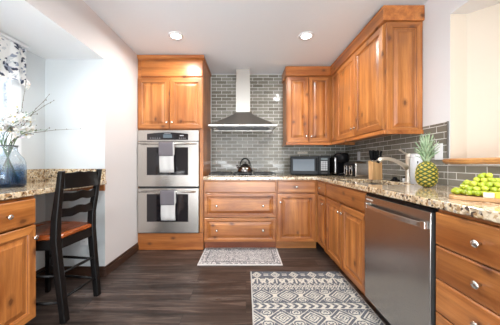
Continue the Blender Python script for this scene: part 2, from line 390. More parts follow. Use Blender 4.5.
obj('cord', MB().tube([(XA+.004, 1.80, WZ1-.05), (XA+.006, 1.80, 1.6), (XA+.005, 1.80, 1.35)], .0015, 5), WHITEP, bt, world=True)
# valance
vt = thing('window_valance', 'white gathered valance with navy leaf print above the alcove window', 'curtain', (-1.87, 1.4, 1.74))
rnd = random.Random(4)
leaves = []
for i in range(330):
    leaves.append((rnd.uniform(.7, 2.0), rnd.uniform(1.70, 2.06), rnd.uniform(0, PI), rnd.uniform(.010, .022), rnd.choice([0, 0, 1, 1, 2])))
PC = [(.035,.045,.085), (.30,.34,.42), (.62,.66,.68)]
mbv = MB(); mbv.col = []; ny, nz = 300, 70
Y0, Y1 = .72, 1.955
for side in (0, 1):
    for i in range(ny+1):
        y = Y0+(Y1-Y0)*i/ny
        for j in range(nz+1):
            f = j/nz; zb = 1.735+.02*math.sin(y*11); z = zb+(2.055-zb)*f
            wav = (.016*math.sin(y*38)+.007*math.sin(y*71+1))*(1-.55*f)
            x = -1.862+wav-(.003 if side else 0); mbv.v.append(Vector((x, y, z)))
            c = (.83,.84,.83)
            for (ly, lz, la, lr, lc) in leaves:
                dy, dz = y-ly, z-lz
                if abs(dy) < .03 and abs(dz) < .03:
                    a = dy*math.cos(la)+dz*math.sin(la); b = -dy*math.sin(la)+dz*math.cos(la)
                    if (a/lr)**2+(b/(lr*.5))**2 < 1: c = PC[lc]
            mbv.col.append(c)
K = (ny+1)*(nz+1)
for side in (0, 1):
    for i in range(ny):
        for j in range(nz):
            a = side*K+i*(nz+1)+j; mbv.f.append((a, a+1, a+nz+2, a+nz+1)); mbv.m.append(0); mbv.sm.append(True)
for i in range(ny):
    for j in (0, nz):
        a = i*(nz+1)+j; b = a+nz+1; mbv.f.append((a, b, b+K, a+K)); mbv.m.append(0); mbv.sm.append(False)
for i in (0, ny):
    for j in range(nz):
        a = i*(nz+1)+j; mbv.f.append((a, a+1, a+1+K, a+K)); mbv.m.append(0); mbv.sm.append(False)
obj('valance_cloth', mbv, pattern_mat('printed cotton'), vt, world=True)
obj('mounting_board', MB().box(XA, -1.842, Y0, Y1, 2.057, 2.079), WHITET, vt, world=True, bevel=.003)

# recessed ceiling lights
EM = mat('lamp lens', (1,1,1), .4); EM.node_tree.nodes['Principled BSDF'].inputs['Emission Color'].default_value = (1,.98,.95,1); EM.node_tree.nodes['Principled BSDF'].inputs['Emission Strength'].default_value = 14
clab = ['round white recessed ceiling light above the double oven side', 'round white recessed ceiling light nearer the right hand wall cabinets']
cl0 = None
for i, (x, y) in enumerate(LIGHT_SPOTS):
    if cl0 is None:
        cl0 = thing('ceiling_light', clab[0], 'ceiling light', (x, y, H), group='recessed ceiling lights')
        obj('trim_ring', MB().lathe([(.052, 0), (.052, -.004), (.058, -.009), (.080, -.006), (.083, 0)], seg=32), WHITET, cl0)
        obj('lens', MB().lathe([(.0515, -.0005), (.0515, -.004), (.03, -.006), (.004, -.0065)], seg=32), EM, cl0)
    elif i == 1: dup(cl0, (x, y, H), label=clab[1])
    else: dup(cl0, (x, y, H), label='added round white recessed ceiling light out of view, for brightness', group='added ceiling lights outside the view')
    l = bpy.data.lights.new('downlight', 'AREA'); l.shape = 'DISK'; l.size = .10; l.energy = LIGHT_POWER; l.color = (1,.985,.96); l.spread = math.radians(165)
    lo = bpy.data.objects.new('downlight', l); C.objects.link(lo); lo.location = (x, y, H-.012)

# ------------------------------------------------------------------ cabinets (local frame: x along the front, -y outwards, front frame at y = 0)
def knob(parent, x, z, y=-.02, name='knob'):
    mb = MB().lathe([(.0055, 0), (.005, .010), (.006, .014), (.012, .017), (.0155, .022), (.0150, .026), (.010, .0295), (.002, .031)], axis='y', seg=18)
    o = obj(name, mb, NICKEL, parent); o.location = (x, y, z); return o
def carcass(t, w, z0, z1, d, rails, stiles, toe=True, toemat=None, back=True, top=True, toe_rec=.07, shelf=True):
    mb = MB(); th = .018
    mb.box(0, th, .02, d, z0, z1).box(w-th, w, .02, d, z0, z1).box(th, w-th, .02, d, z0, z0+th, 1)
    if back: mb.box(th, w-th, d-.012, d, z0+th, z1)
    if top: mb.box(th, w-th, .02, d-.012, z1-th, z1, 1)
    if shelf: mb.box(th, w-th, .06, d-.02, (z0+z1)/2, (z0+z1)/2+th, 1)
    obj('carcass', mb, [WV, CARC], t)
    fb = MB()
    for a, b in stiles: fb.box(a, b, 0, .02, z0, z1, 0)
    for a, b in rails:
        for (s0, s1) in zip(stiles[:-1], stiles[1:]): fb.box(s0[1], s1[0], 0, .02, a, b, 1)
    obj('face_frame', fb, WOOD, t, bevel=.0012, seg=1)
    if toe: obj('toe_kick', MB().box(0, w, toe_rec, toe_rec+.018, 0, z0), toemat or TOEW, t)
def door(t, x0, x1, z0, z1, kx=None, kz=None, fr=.055, name='door'):
    o = obj(name, MB().front(x0, x1, z0, z1, -.02, .0195, fr), WOOD, t)
    if kx is not None: knob(o, kx, kz)
    return o
def drawer(t, x0, x1, z0, z1, knobs=(), raised=False, name='drawer', fr=.04):
    o = obj(name, MB().front(x0, x1, z0, z1, -.02, .0195, fr, raised, horiz=True), WOOD, t)
    for k in knobs: knob(o, k, (z0+z1)/2)
    return o
YF = 2.88
# wide drawer base under the cooktop
t = thing('drawer_cabinet', 'wide pine base cabinet with two deep panelled drawers under the cooktop', 'cabinet', (-.530, YF, 0))
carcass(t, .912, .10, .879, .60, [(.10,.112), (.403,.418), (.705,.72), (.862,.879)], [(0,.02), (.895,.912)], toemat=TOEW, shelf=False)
drawer(t, .012, .900, .722, .864, name='false_front')
drawer(t, .012, .900, .413, .706, [.168, .742], True)
drawer(t, .012, .900, .108, .401, [.168, .742], True)
# corner door base
t = thing('base_cabinet', 'pine base cabinet with one door and small drawer in the inner corner', 'cabinet', (.384, YF, 0))
carcass(t, .515, .10, .879, .60, [(.10,.112), (.708,.722), (.862,.879)], [(0,.018), (.475,.515)], toemat=TOEL)
drawer(t, .010, .480, .724, .864, [.245])
door(t, .010, .480, .108, .706, .045, .605)
# right run
XF = .903; RZ = -PI/2
def rthing(name, label, cat, yfar): return thing(name, label, cat, (XF, yfar, 0), RZ)
t = rthing('narrow_base_cabinet', 'narrow pine base cabinet beside the inner corner, far end of right run', 'cabinet', 2.858)
carcass(t, .304, .10, .879, .60, [(.10,.112), (.708,.722), (.862,.879)], [(0,.022), (.286,.304)], toemat=TOEL)
drawer(t, .014, .292, .724, .864, [.155]); door(t, .014, .292, .108, .706, .255, .625, fr=.045)
t = rthing('sink_cabinet', 'pine sink base cabinet with two doors beside the dishwasher', 'cabinet', 2.552)
carcass(t, .855, .10, .879, .60, [(.10,.112), (.708,.722), (.862,.879)], [(0,.018), (.835,.855)], toemat=TOEL, top=False, shelf=False)
drawer(t, .010, .846, .724, .864, name='false_front')
door(t, .010, .424, .108, .706, .392, .63); door(t, .430, .846, .108, .706, .462, .63)
t = rthing('drawer_bank', 'pine cabinet with a stack of plain drawers right of the dishwasher', 'cabinet', 1.080)
carcass(t, .46, .08, .879, .60, [(.08,.09), (.24,.25), (.395,.405), (.55,.56), (.705,.715), (.862,.879)], [(0,.012), (.448,.46)], shelf=False)
for z in (.0915, .2465, .4015, .5565, .7115): drawer(t, .004, .456, z, z+.150, [.215])
# left run under the desk counter
t = thing('desk_cabinet', 'pine cabinet with drawer and panelled door under the left granite counter', 'cabinet', (-1.362, 1.10, 0), PI/2)
carcass(t, .38, .10, .879, .545, [(.10,.112), (.70,.712), (.862,.879)], [(0,.02), (.36,.38)])
drawer(t, .008, .372, .708, .864, [.19]); door(t, .008, .372, .108, .696, .348, .62)
dup(t, (-1.362, .715, 0), PI/2, label='pine desk cabinet nearest the camera, outside the view')

# tall oven cabinet
TX = -1.353; TW = .818
t = thing('oven_cabinet', 'tall pine cabinet housing the double oven at the left wall', 'cabinet', (TX, YF, 0))
mb = MB(); mb.box(0, .012, .02, .615, 0, 2.42).box(TW-.018, TW, .02, .615, 0, 2.42).box(.012, TW-.018, .603, .615, 0, 2.42)
mb.box(.012, TW-.018, .02, .603, .185, .203, 1).box(.012, TW-.018, .02, .603, 1.508, 1.526, 1).box(.012, TW-.018, .02, .603, 2.40, 2.42, 1)
obj('carcass', mb, [WV, CARC], t)
fb = MB().box(0, .008, 0, .02, .22, 2.15).box(.772, TW, 0, .02, .22, 2.15).box(.008, .772, 0, .02, 1.508, 1.525, 1).box(.008, .772, 0, .02, 2.135, 2.15, 1)
obj('face_frame', fb, WOOD, t, bevel=.001, seg=1)
obj('base_panel', MB().box(0, TW, -.004, .02, .003, .212), WC, t, bevel=.003)
fz = MB().box(0, TW, -.002, .02, 2.15, 2.42, 0).front(.045, TW-.004, 2.165, 2.375, -.016, .014, .02, False, True)
obj('frieze_panel', fz, [WC, WC], t, bevel=.0015, seg=1)
obj('crown_moulding', MB().prism([(-.0, -.002, 2.385), (0, -.022, 2.40), (0, -.026, 2.432), (0, .06, 2.432), (0, .06, 2.42), (0, -.002, 2.42)], (TW+.012, 0, 0)).box(TW, TW+.012, .0, .60, 2.395, 2.432), WC, t)
door(t, .004, .400, 1.518, 2.145, .372, 1.595, fr=.058); door(t, .406, TW-.006, 1.518, 2.145, .436, 1.595, fr=.058)

# wall cabinets
UB, UT = 1.378, 2.30; CT = 2.422
t = thing('wall_cabinet', 'small two-door pine wall cabinet over the microwave', 'cabinet', (.5625, 3.20, 1.34))
w = .633
mb = MB().box(0, .016, .02, .302, 0, .955).box(w-.016, w, .02, .302, 0, .955).box(.016, w-.016, .02, .302, .038, .056, 1).box(.016, w-.016, .02, .302, .935, .955, 1).box(.016, w-.016, .29, .302, .056, .935, 1)
obj('carcass', mb, [WV, CARC], t)
obj('face_frame', MB().box(0, .02, 0, .02, .0, .955).box(w-.04, w, 0, .02, 0, .955).box(.02, w-.04, 0, .02, 0, .052, 1).box(.02, w-.04, 0, .02, .93, .955, 1), WOOD, t, bevel=.001, seg=1)
obj('light_rail', MB().box(-.004, w, -.024, .0, -.002, .034).box(-.012, 0, -.024, .30, -.002, .034), WC, t, bevel=.004)
door(t, .008, .303, .04, .945, .272, .115, fr=.058); door(t, .309, .603, .04, .945, .340, .115, fr=.058)
obj('crown_moulding', MB().prism([(0, -.012, .955), (0, -.026, .965), (0, -.028, 1.075), (0, -.036, 1.082), (0, .302, 1.082), (0, .302, .957), (0,-.0,.957)], (w, 0, 0)).box(-.018, 0, -.030, .302, .957, 1.082), WC, t, bevel=.002)
t = thing('wall_cabinet', 'long two-door pine wall cabinet on the right wall above toaster and sink', 'cabinet', (1.196, 3.199, 1.34), RZ)
w = 1.225; D = .312
mb = MB().box(0, .016, .02, D, 0, .955).box(w-.016, w-.001, .02, D, 0, .955).box(.016, w-.016, .02, D, .038, .056, 1).box(.016, w-.016, .02, D, .935, .955, 1).box(.016, w-.016, D-.012, D, .056, .935, 1)
obj('carcass', mb, [WV, CARC], t)
obj('face_frame', MB().box(0, .215, 0, .02, 0, .955).box(w-.02, w, 0, .02, 0, .955).box(.215, w-.02, 0, .02, 0, .052, 1).box(.215, w-.02, 0, .02, .93, .955, 1), WOOD, t, bevel=.001, seg=1)
obj('filler_panel', MB().front(.025, .200, .04, .945, -.014, .0135, .05), WOOD, t)
door(t, .210, .700, .04, .945, .668, .125, fr=.062); door(t, .706, 1.216, .04, .945, .738, .125, fr=.062)
ep = obj('end_panel', MB().front(0, D-.006, .0, .955, 0, .018, .055), WOOD, t); ep.location = (w+.018, .003, 0); ep.rotation_euler = (0, 0, PI/2)
obj('light_rail', MB().box(0, w+.02, -.024, .0, -.002, .034).box(w+.018, w+.026, -.0, D, -.004, .034), WC, t, bevel=.004)
obj('crown_moulding', MB().prism([(0, -.012, .955), (0, -.026, .965), (0, -.028, 1.075), (0, -.036, 1.082), (0, D, 1.082), (0, D, .957), (0,0,.957)], (w+.02, 0, 0)).box(w+.02, w+.034, -.036, D, .957, 1.082), WC, t, bevel=.002)

# ------------------------------------------------------------------ worktops
def grid_slab(xs, ys, fill, z0, z1):
    mb = MB(); nx, ny = len(xs)-1, len(ys)-1; F = lambda i, j: 0 <= i < nx and 0 <= j < ny and fill(i, j)
    idx = {}
    def v(i, j, z):
        k = (i, j, z)
        if k not in idx: idx[k] = len(mb.v); mb.v.append(Vector((xs[i], ys[j], z1 if z else z0)))
        return idx[k]
    def f(q): mb.f.append(q); mb.m.append(0); mb.sm.append(False)
    for i in range(nx):
        for j in range(ny):
            if not F(i, j): continue
            f([v(i,j,1), v(i+1,j,1), v(i+1,j+1,1), v(i,j+1,1)]); f([v(i,j+1,0), v(i+1,j+1,0), v(i+1,j,0), v(i,j,0)])
            if not F(i-1, j): f([v(i,j,0), v(i,j,1), v(i,j+1,1), v(i,j+1,0)])
            if not F(i+1, j): f([v(i+1,j,1), v(i+1,j,0), v(i+1,j+1,0), v(i+1,j+1,1)])
            if not F(i, j-1): f([v(i,j,1), v(i,j,0), v(i+1,j,0), v(i+1,j,1)])
            if not F(i, j+1): f([v(i,j+1,0), v(i,j+1,1), v(i+1,j+1,1), v(i+1,j+1,0)])
    return mb
SX0, SX1, SY0, SY1 = .995, 1.345, 1.80, 2.42      # sink hole
ws = grid_slab([-.531, .873, SX0, SX1, XR-.012], [.60, SY0, SY1, 2.85, YB-.008], lambda i, j: (j == 3 or i > 0) and not (i == 2 and j == 1), .88, .92)
tag(obj('worktop', ws, GRAN, bevel=.006, seg=3), 'L-shaped speckled granite worktop along the back and right runs', 'worktop')
wd = grid_slab([XA+.002, -1.335], [.70, YA-.002], lambda i, j: True, .885, .92)
t = thing('desk_counter', 'speckled granite desk counter in the left alcove', 'worktop', (-1.63, 1.45, .885))
obj('counter_slab', wd, GRAN, t, world=True, bevel=.006, seg=3)
obj('splash_strip', MB().box(XA+.022, -1.345, YA-.022, YA-.002, .9205, 1.034), GRAN, t, world=True, bevel=.002)
obj('splash_strip', MB().box(XA+.002, XA+.022, .70, YA-.002, .9205, 1.034), GRAN, t, world=True, bevel=.002)
o = obj('support_ledger', MB().box(XA+.03, -1.350, YA-.024, YA-.002, .825, .884), WH, t, world=True, bevel=.002)
# sink basin
t = thing('sink', 'undermount stainless steel sink sunk in the granite below the faucet', 'sink', ((SX0+SX1)/2, (SY0+SY1)/2, .68))
th = .003; x0, x1, y0, y1 = SX0-.006, SX1+.006, SY0-.006, SY1+.006
sb = MB().box(x0, x1, y0, y1, .70, .703).box(x0-th, x0, y0, y1, .70, .879).box(x1, x1+th, y0, y1, .70, .879).box(x0, x1, y0-th, y0, .70, .879).box(x0, x1, y1, y1+th, .70, .879)
obj('basin', sb, STEEL, t, world=True); obj('drain', MB().lathe([(.04, .703), (.04, .706), (.03, .705), (.004, .7045)], c=((x0+x1)/2, (y0+y1)/2, 0)), CHROME, t, world=True)

# live edge shelf in the right opening
pts = []; n = 40
for i in range(n+1):
    y = 1.735-(1.735-.22)*i/n; pts.append((1.452+.010*math.sin(y*13)+.006*math.sin(y*31)+(.035*(1-min(1, i/2.0))), y))
ringsL = []
def led(z, inset): return [(p[0]+inset, p[1]-(inset if k == 0 else 0), z) for k, p in enumerate(pts)]
vb = MB(); top = led(1.122, .008); m1 = led(1.112, 0); m2 = led(1.095, .004); bot = led(1.084, .018)
lay = [[*L, (XR-.001, .22, L[0][2]), (XR-.001, 1.735, L[0][2])] for L in (bot, m2, m1, top)]
vb.rings(lay, smooth=False)
vb.prism([(XR-.001, 1.698, 1.084), (1.628, 1.698, 1.084), (2.42, .905, 1.084), (2.42, .22, 1.084), (XR-.001, .22, 1.084)], (0,0,.038))
tag(obj('live_edge_shelf', vb, SLAB), 'natural live-edge wooden shelf at the bottom of the cream recess', 'shelf')

# ------------------------------------------------------------------ double oven
t = thing('double_oven', 'stainless steel double wall oven built into the tall cabinet', 'oven', (TX, YF, .213))
ox0, ox1 = .008, .766; L = lambda z: z-.213
obj('housing', MB().box(.014, .76, .022, .56, .0, 1.283), BLKM, t)
obj('trim_strip', MB().box(ox0, ox1, -.012, .018, .0, .008), BLKM, t); obj('trim_strip', MB().box(ox0, ox1, -.006, .018, .568, .586), BLKM, t)
cp = obj('control_panel', MB().box(ox0, ox1, -.022, .018, L(1.362), L(1.498)), STEEL, t, bevel=.003)
a, b = .125, .635; arc = [(a, -.0225, L(1.378)), (b, -.0225, L(1.378)), (b, -.0225, L(1.452))]+[(a+(b-a)*(1-k/10), -.0225, L(1.452)+.018*math.sin(PI*k/10)) for k in range(1, 10)]+[(a, -.0225, L(1.452))]
obj('display_glass', MB().prism(arc, (0, -.004, 0)), GLASSB, cp)
obj('screen', MB().box(.325, .435, -.0285, -.026, L(1.40), L(1.445)), mat('oven clock', (.10,.13,.15), .2), cp)
def obtn(a, b, c, d): obj('button', MB().box(a, b, -.0275, -.0265, L(c), L(d)), GREYP, cp)
for k in range(5): obtn(.165+k*.028, .175+k*.028, 1.395, 1.402)
for k in range(4): obtn(.525+k*.022, .535+k*.022, 1.395, 1.402)
obtn(.53, .58, 1.425, 1.436); obtn(.34, .42, 1.455, 1.459)
def oven_door(z0, z1, wz0, wz1, hz):
    d = obj('door', MB().box(ox0, ox1, -.030, .016, L(z0), L(z1)), STEEL, t, bevel=.004)
    obj('window', MB().box(.124, .636, -.033, -.0295, L(wz0), L(wz1)), GLASSB, d, bevel=.002)
    hb = MB().tube([(ox0+.03, -.070, L(hz)), (ox1-.03, -.070, L(hz))], .010, 14)
    for x in (ox0+.055, ox1-.055): hb.tube([(x, -.030, L(hz)), (x, -.070, L(hz))], .007, 10)
    obj('handle', hb, STEEL, d)
oven_door(.798, 1.356, .94, 1.285, 1.328)
oven_door(.224, .775, .362, .705, .735)
# towels
TWD = mat('charcoal towel', (.155,.14,.155), .95); TWL = mat('pale grey towel', (.60,.585,.57), .95)
for _m in (TWD, TWL):
    tc = N(_m, 'ShaderNodeTexCoord'); n = N(_m, 'ShaderNodeTexNoise', Scale=350, Detail=2); lk(_m, tc.outputs['Object'], n.inputs['Vector']); bump(_m, n.outputs[0], .6, .003)
def towel(x0, x1, hz, zl, zd, label):
    yc = YF-.070
    t = thing('hand_towel', label, 'towel', ((x0+x1)/2, yc, hz), group='towels on the oven handles')
    def drape(r, xa, xb, zfront, zback, th, ph):
        P = [(-r, zfront+(hz-zfront)*k/8) for k in range(9)]+[(-r*math.cos(PI*k/8), hz+r*math.sin(PI*k/8)) for k in range(1, 8)]+[(min(r,.019), hz-(hz-zback)*k/4) for k in range(5)]
        R = []; nx = 14
        ring_n = len(P)
        V = []; F = []
        for s_ in (0, 1):
            for i in range(nx+1):
                x = xa+(xb-xa)*i/nx
                for k, (dy, z) in enumerate(P):
                    fall = max(0, min(1, (hz-z)/.3)); w_ = .004*math.sin(i*.9+ph)*fall
                    n_ = (-1 if k < 9 else 0) if s_ else 0
                    off = th if s_ else 0
                    ang = PI*(k-8)/8 if 8 <= k <= 16 else (0 if k < 8 else PI)
                    V.append((x+.004*math.sin(z*20+ph)*fall, yc+dy+(w_ if k < 9 else 0)-off*math.cos(ang), z+off*math.sin(ang)))
        m_ = len(P); K = (nx+1)*m_
        for s_ in (0, 1):
            for i in range(nx):
                for k in range(m_-1):
                    a = s_*K+i*m_+k; F.append((a, a+1, a+m_+1, a+m_))
        for i in range(nx):
            for k in (0, m_-1): a = i*m_+k; F.append((a, a+m_, a+m_+K, a+K))
        for i in (0, nx):
            for k in range(m_-1): a = i*m_+k; F.append((a, a+1, a+1+K, a+K))
        return MB().add(V, F, 0, True)
    obj('pale_layer', drape(.0115, x0+.008, x1, zl, hz-.14, .004, 1), TWL, t, world=True)['label'] = 'pale grey lower towel layer'
    obj('dark_layer', drape(.017, x0, x1-.012, zd, hz-.08, .003, 2.2), TWD, t, world=True)['label'] = 'charcoal upper towel layer'
towel(-1.062, -.878, 1.328, .975, 1.175, 'charcoal and pale grey towel hanging from the upper oven handle')
towel(-1.043, -.860, .735, .392, .578, 'charcoal and pale grey towel hanging from the lower oven handle')

# ------------------------------------------------------------------ dishwasher
t = rthing('dishwasher', 'dark stainless steel dishwasher with arched bar handle between sink and drawers', 'dishwasher', 1.690)
obj('tub', MB().box(.004, .600, .004, .57, .10, .874), BLKM, t)
dd = MB(); prof = []
for k in range(9):
    z = .115+(.855-.115)*k/8; prof.append((0, -.030-.004*math.sin(PI*k/8), z))
dd.prism([(0, .0, .115), *[(p[0], p[1], p[2]) for p in prof], (0, .0, .855)], (.600, 0, 0))
for i, v in enumerate(dd.v): v.x += .003
d = obj('door', dd, STEELD, t, bevel=.003)
obj('door_edge', MB().box(.6035, .606, -.028, .002, .115, .855), mat('dark door edge', (.05,.05,.05), .4, .3), d)
obj('control_strip', MB().box(.004, .600, -.020, .003, .8565, .872), BLK, t)
hp = []; hr = []
for k in range(17):
    f = k/16; hp.append((.045+.535*f, -.038-.034*math.sin(PI*f)**.55, .790+.0*f)); hr.append((.011, .026))
hb = MB().tube(hp, 0, rect=hr, up=(0,0,1))
hb.box(.032, .062, -.052, -.032, .772, .808).box(.562, .592, -.052, -.032, .772, .808)
obj('handle', hb, STEEL, d, bevel=.003)
lb = MB()
for k, wl_ in enumerate([.006, .004, .005, .004, .006, .004, .005, .004, .005]): lb.box(.03+k*.0085, .03+k*.0085+wl_, -.0335, -.031, .826, .833 if k % 3 else .836)
obj('badge', lb, mat('pale badge', (.75,.75,.74), .3, .5), d)
obj('toe_panel', MB().box(.002, .603, .05, .07, .0, .10), BLKM, t)

# ------------------------------------------------------------------ range hood
HX = -.043; t = thing('range_hood', 'stainless steel chimney range hood above the cooktop', 'range hood', (HX, YB-.008, 1.55))
yb = YB-.008
R = []; nst = 10
for k in range(nst+1):
    f = k/nst; e = (1-f)**1.25
    hw = .100+(.452-.100)*e; yf = (yb-.20)-(.50-.20)*e; z = 1.594+.227*f
    R.append([(HX-hw, yf, z), (HX+hw, yf, z), (HX+hw, yb, z), (HX-hw, yb, z)])
obj('canopy', MB().rings(R, smooth=False), STEELH, t, world=True, bevel=.002)
rim = MB().box(HX-.4525, HX+.4525, yb-.502, yb-.485, 1.570, 1.5935).box(HX-.4525, HX-.436, yb-.485, yb, 1.570, 1.5935).box(HX+.436, HX+.4525, yb-.485, yb, 1.570, 1.5935).box(HX-.436, HX+.436, yb-.017, yb, 1.570, 1.5935)
obj('rim', rim, STEELC, t, world=True, bevel=.002)
obj('underside_panel', MB().box(HX-.435, HX+.435, yb-.484, yb-.018, 1.578, 1.59), STEELD, t, world=True)
fl = MB()
for i in range(3):
    xa = HX-.36+.245*i; fl.box(xa, xa+.232, yb-.42, yb-.09, 1.5725, 1.5775)
    for j in range(9): fl.box(xa+.015, xa+.217, yb-.405+j*.036, yb-.39+j*.036, 1.5695, 1.5725)
obj('filter', fl, mat('dark hood filter', (.16,.16,.165), .45, .8), t, world=True)
for dx in (-.40, .40): obj('lamp_lens', MB().lathe([(.022, 1.5775), (.022, 1.574), (.004, 1.573)], c=(HX+dx, yb-.25, 0)), WHITEP, t, world=True)
ct = obj('chimney', MB().box(HX-.102, HX+.102, yb-.205, yb, 1.822, 2.25), STEELC, t, world=True, bevel=.002)
obj('chimney_sleeve', MB().box(HX-.098, HX+.098, yb-.201, yb, 2.25, 2.437), STEELC, t, world=True, bevel=.002)
for k in range(5): obj('button', MB().lathe([(.006, 0), (.006, .002), (.001, .0025)], c=(HX-.04+.02*k, yb-.502, 1.582), axis='y', seg=12), BLK, t, world=True)

# ------------------------------------------------------------------ cooktop and kettle
t = thing('cooktop', 'stainless gas cooktop with black iron grates on the back worktop', 'cooktop', (-.045, 3.19, .92))
obj('tray', MB().box(-.445, .445, -.235, .235, .001, .010), STEEL, t, bevel=.004)
for gx, gw in ((-.295, .13), (0, .12), (.295, .13)):
    g = MB(); x0, x1, y0, y1 = gx-gw, gx+gw, -.205, .205; z = .036
    for (p, q) in (((x0,y0,z),(x1,y0,z)), ((x1,y0,z),(x1,y1,z)), ((x1,y1,z),(x0,y1,z)), ((x0,y1,z),(x0,y0,z)), ((x0,0,z),(x1,0,z)), ((gx,y0,z),(gx,y1,z)), ((x0,-.1,z),(x1,-.1,z)), ((x0,.1,z),(x1,.1,z))):
        g.tube([p, q], 0, rect=(.010, .010))
    for x in (x0, x1):
        for y in (y0, y1): g.box(x-.007, x+.007, y-.007, y+.007, .010, .032)
    obj('grate', g, BLKM, t)
for x, y, r in ((-.295,-.10,.035), (-.295,.10,.042), (0,0,.055), (.295,-.10,.042), (.295,.10,.035)):
    obj('burner', MB().lathe([(r*1.3, .010), (r*1.25, .014), (r, .015), (r, .024), (r*.8, .027), (.003, .028)], c=(x, y, 0)), BLKM, t)
for k in range(5): obj('control_knob', MB().lathe([(.014, .010), (.013, .026), (.002, .028)], c=(-.10+.05*k, -.222, 0), seg=16), BLK, t)
kz = .962
t = thing('kettle', 'dark polished kettle with arched black handle on the cooktop', 'kettle', (-.012, 3.19, kz)); t.scale = (1.12, 1.12, 1.0)
KM = mat('dark polished steel', (.30,.27,.26), .1, 1)
obj('body', MB().lathe([(.085,0), (.094,.006), (.098,.02), (.090,.045), (.070,.078), (.048,.100), (.040,.106), (.036,.108)], seg=36), KM, t)
obj('lid', MB().lathe([(.039,.1075), (.034,.113), (.014,.119), (.005,.120), (.006,.126), (.012,.132), (.010,.139), (.002,.141)], seg=28), BLK, t)
obj('spout', MB().tube([(-.075,-.01,.05), (-.095,-.018,.075), (-.105,-.02,.098)], [.018,.013,.010], 12), KM, t)
obj('handle', MB().tube([(-.062*math.cos(PI*k/14)*1.02, 0, .085+.105*math.sin(PI*k/14)) for k in range(15)], [.006+.004*math.sin(PI*k/14) for k in range(15)], 10), BLK, t)

# ------------------------------------------------------------------ microwave
t = thing('microwave', 'black countertop microwave on the back worktop under the wall cabinet', 'microwave', (.897, 3.28, .9205), math.radians(-12))
w, hgt = .515, .262
obj('casing', MB().box(-w/2, w/2, -.155, .125, .012, hgt), BLK, t, bevel=.005)
for x in (-.22, .22):
    for y in (-.13, .10): obj('foot', MB().lathe([(.012, 0), (.012, .0115)], c=(x, y, 0), seg=12), BLKM, t)
dr = obj('door', MB().box(-w/2, .115, -.18, -.157, .012, hgt), BLK, t, bevel=.004)
WGL = mat('grey microwave window', (.060,.078,.10), .2, Specular_IOR_Level=.3)
obj('window', MB().box(-.222, .062, -.1825, -.1795, .062, .222), WGL, dr, bevel=.003)
obj('handle', MB().tube([(.092, -.181, .05), (.092, -.20, .06), (.092, -.20, .22), (.092, -.181, .23)], .006, 8), BLK, dr)
cp = obj('control_panel', MB().box(.117, w/2, -.18, -.157, .012, hgt), BLK, t, bevel=.004)
obj('display', MB().box(.145, .230, -.182, -.1795, .208, .235), mat('microwave clock', (.03,.05,.05), .15), cp)
KEYM = mat('pale keys', (.36,.37,.38), .4)
for i in range(3):
    for j in range(5): obj('key', MB().box(.145+i*.029, .169+i*.029, -.182, -.1795, .070+j*.026, .090+j*.026), KEYM, cp)
obj('open_button', MB().box(.150, .225, -.182, -.1795, .025, .05), BLKM, cp)

# coffee maker
t = thing('coffee_maker', 'black single-cup coffee maker with steel tank in the worktop corner', 'coffee maker', (1.268, 3.10, .9205))
obj('base', MB().box(-.075, .09, -.13, .12, 0, .028), BLK, t, bevel=.012, seg=3)
obj('drip_tray', MB().box(-.045, .06, -.125, -.03, .0285, .036), STEELD, t, bevel=.002)
obj('column', MB().box(-.062, .085, -.01, .12, .028, .21), BLK, t, bevel=.02, seg=3)
hd = [[(r*math.cos(2*PI*k/28)+.012, r*1.12*math.sin(2*PI*k/28)-.012, z) for k in range(28)] for r, z in ((.080,.178), (.094,.190), (.100,.235), (.097,.270), (.080,.297), (.045,.307), (.01,.309))]
hdo = obj('brew_head', MB().rings(hd), BLK, t)
obj('lid_handle', MB().tube([(.012-.062*math.cos(PI*k/12), -.085, .258+.045*math.sin(PI*k/12)) for k in range(13)], .005, 8), CHROME, hdo)
obj('water_tank', MB().box(-.106, -.078, -.09, .10, .03, .245), STEELD, t, bevel=.01, seg=3)
obj('tank_lid', MB().box(-.109, -.075, -.093, .103, .2455, .262), BLK, t, bevel=.006)

# toaster
t = thing('toaster', 'chrome toaster with black lever end on the right worktop', 'toaster', (1.345, 2.80, .9205))
obj('shell', MB().box(-.085, .10, -.15, .14, .015, .176), mat('toaster steel', (.62,.58,.55), .22, 1), t, bevel=.014, seg=3)
ep_ = obj('end_cap', MB().box(-.101, -.0855, -.145, .135, .012, .168), BLK, t, bevel=.006)
obj('base', MB().box(-.09, .10, -.148, .138, .006, .0145), CHROME, t, bevel=.003)
for y0 in (-.125, .012):
    fm = MB(); pts_ = [(-.104, y0+.02, .03), (-.104, y0+.02, .135), (-.104, y0+.085, .135), (-.104, y0+.085, .03), (-.104, y0+.02, .03)]
    fm.tube(pts_, .005, 8, cap=True); obj('chrome_frame', fm, CHROME, ep_)
    obj('lever', MB().box(-.122, -.1015, y0+.035, y0+.07, .10, .112), CHROME, t, bevel=.003)
for y in (-.09, -.02, .03, .09): obj('slot', MB().box(-.07, .085, y-.011, y+.011, .1755, .1775), BLKM, t)
for x in (-.07, .08):
    for y in (-.125, .115): obj('foot', MB().lathe([(.010, 0), (.010, .0062)], c=(x, y, 0), seg=10), BLKM, t)

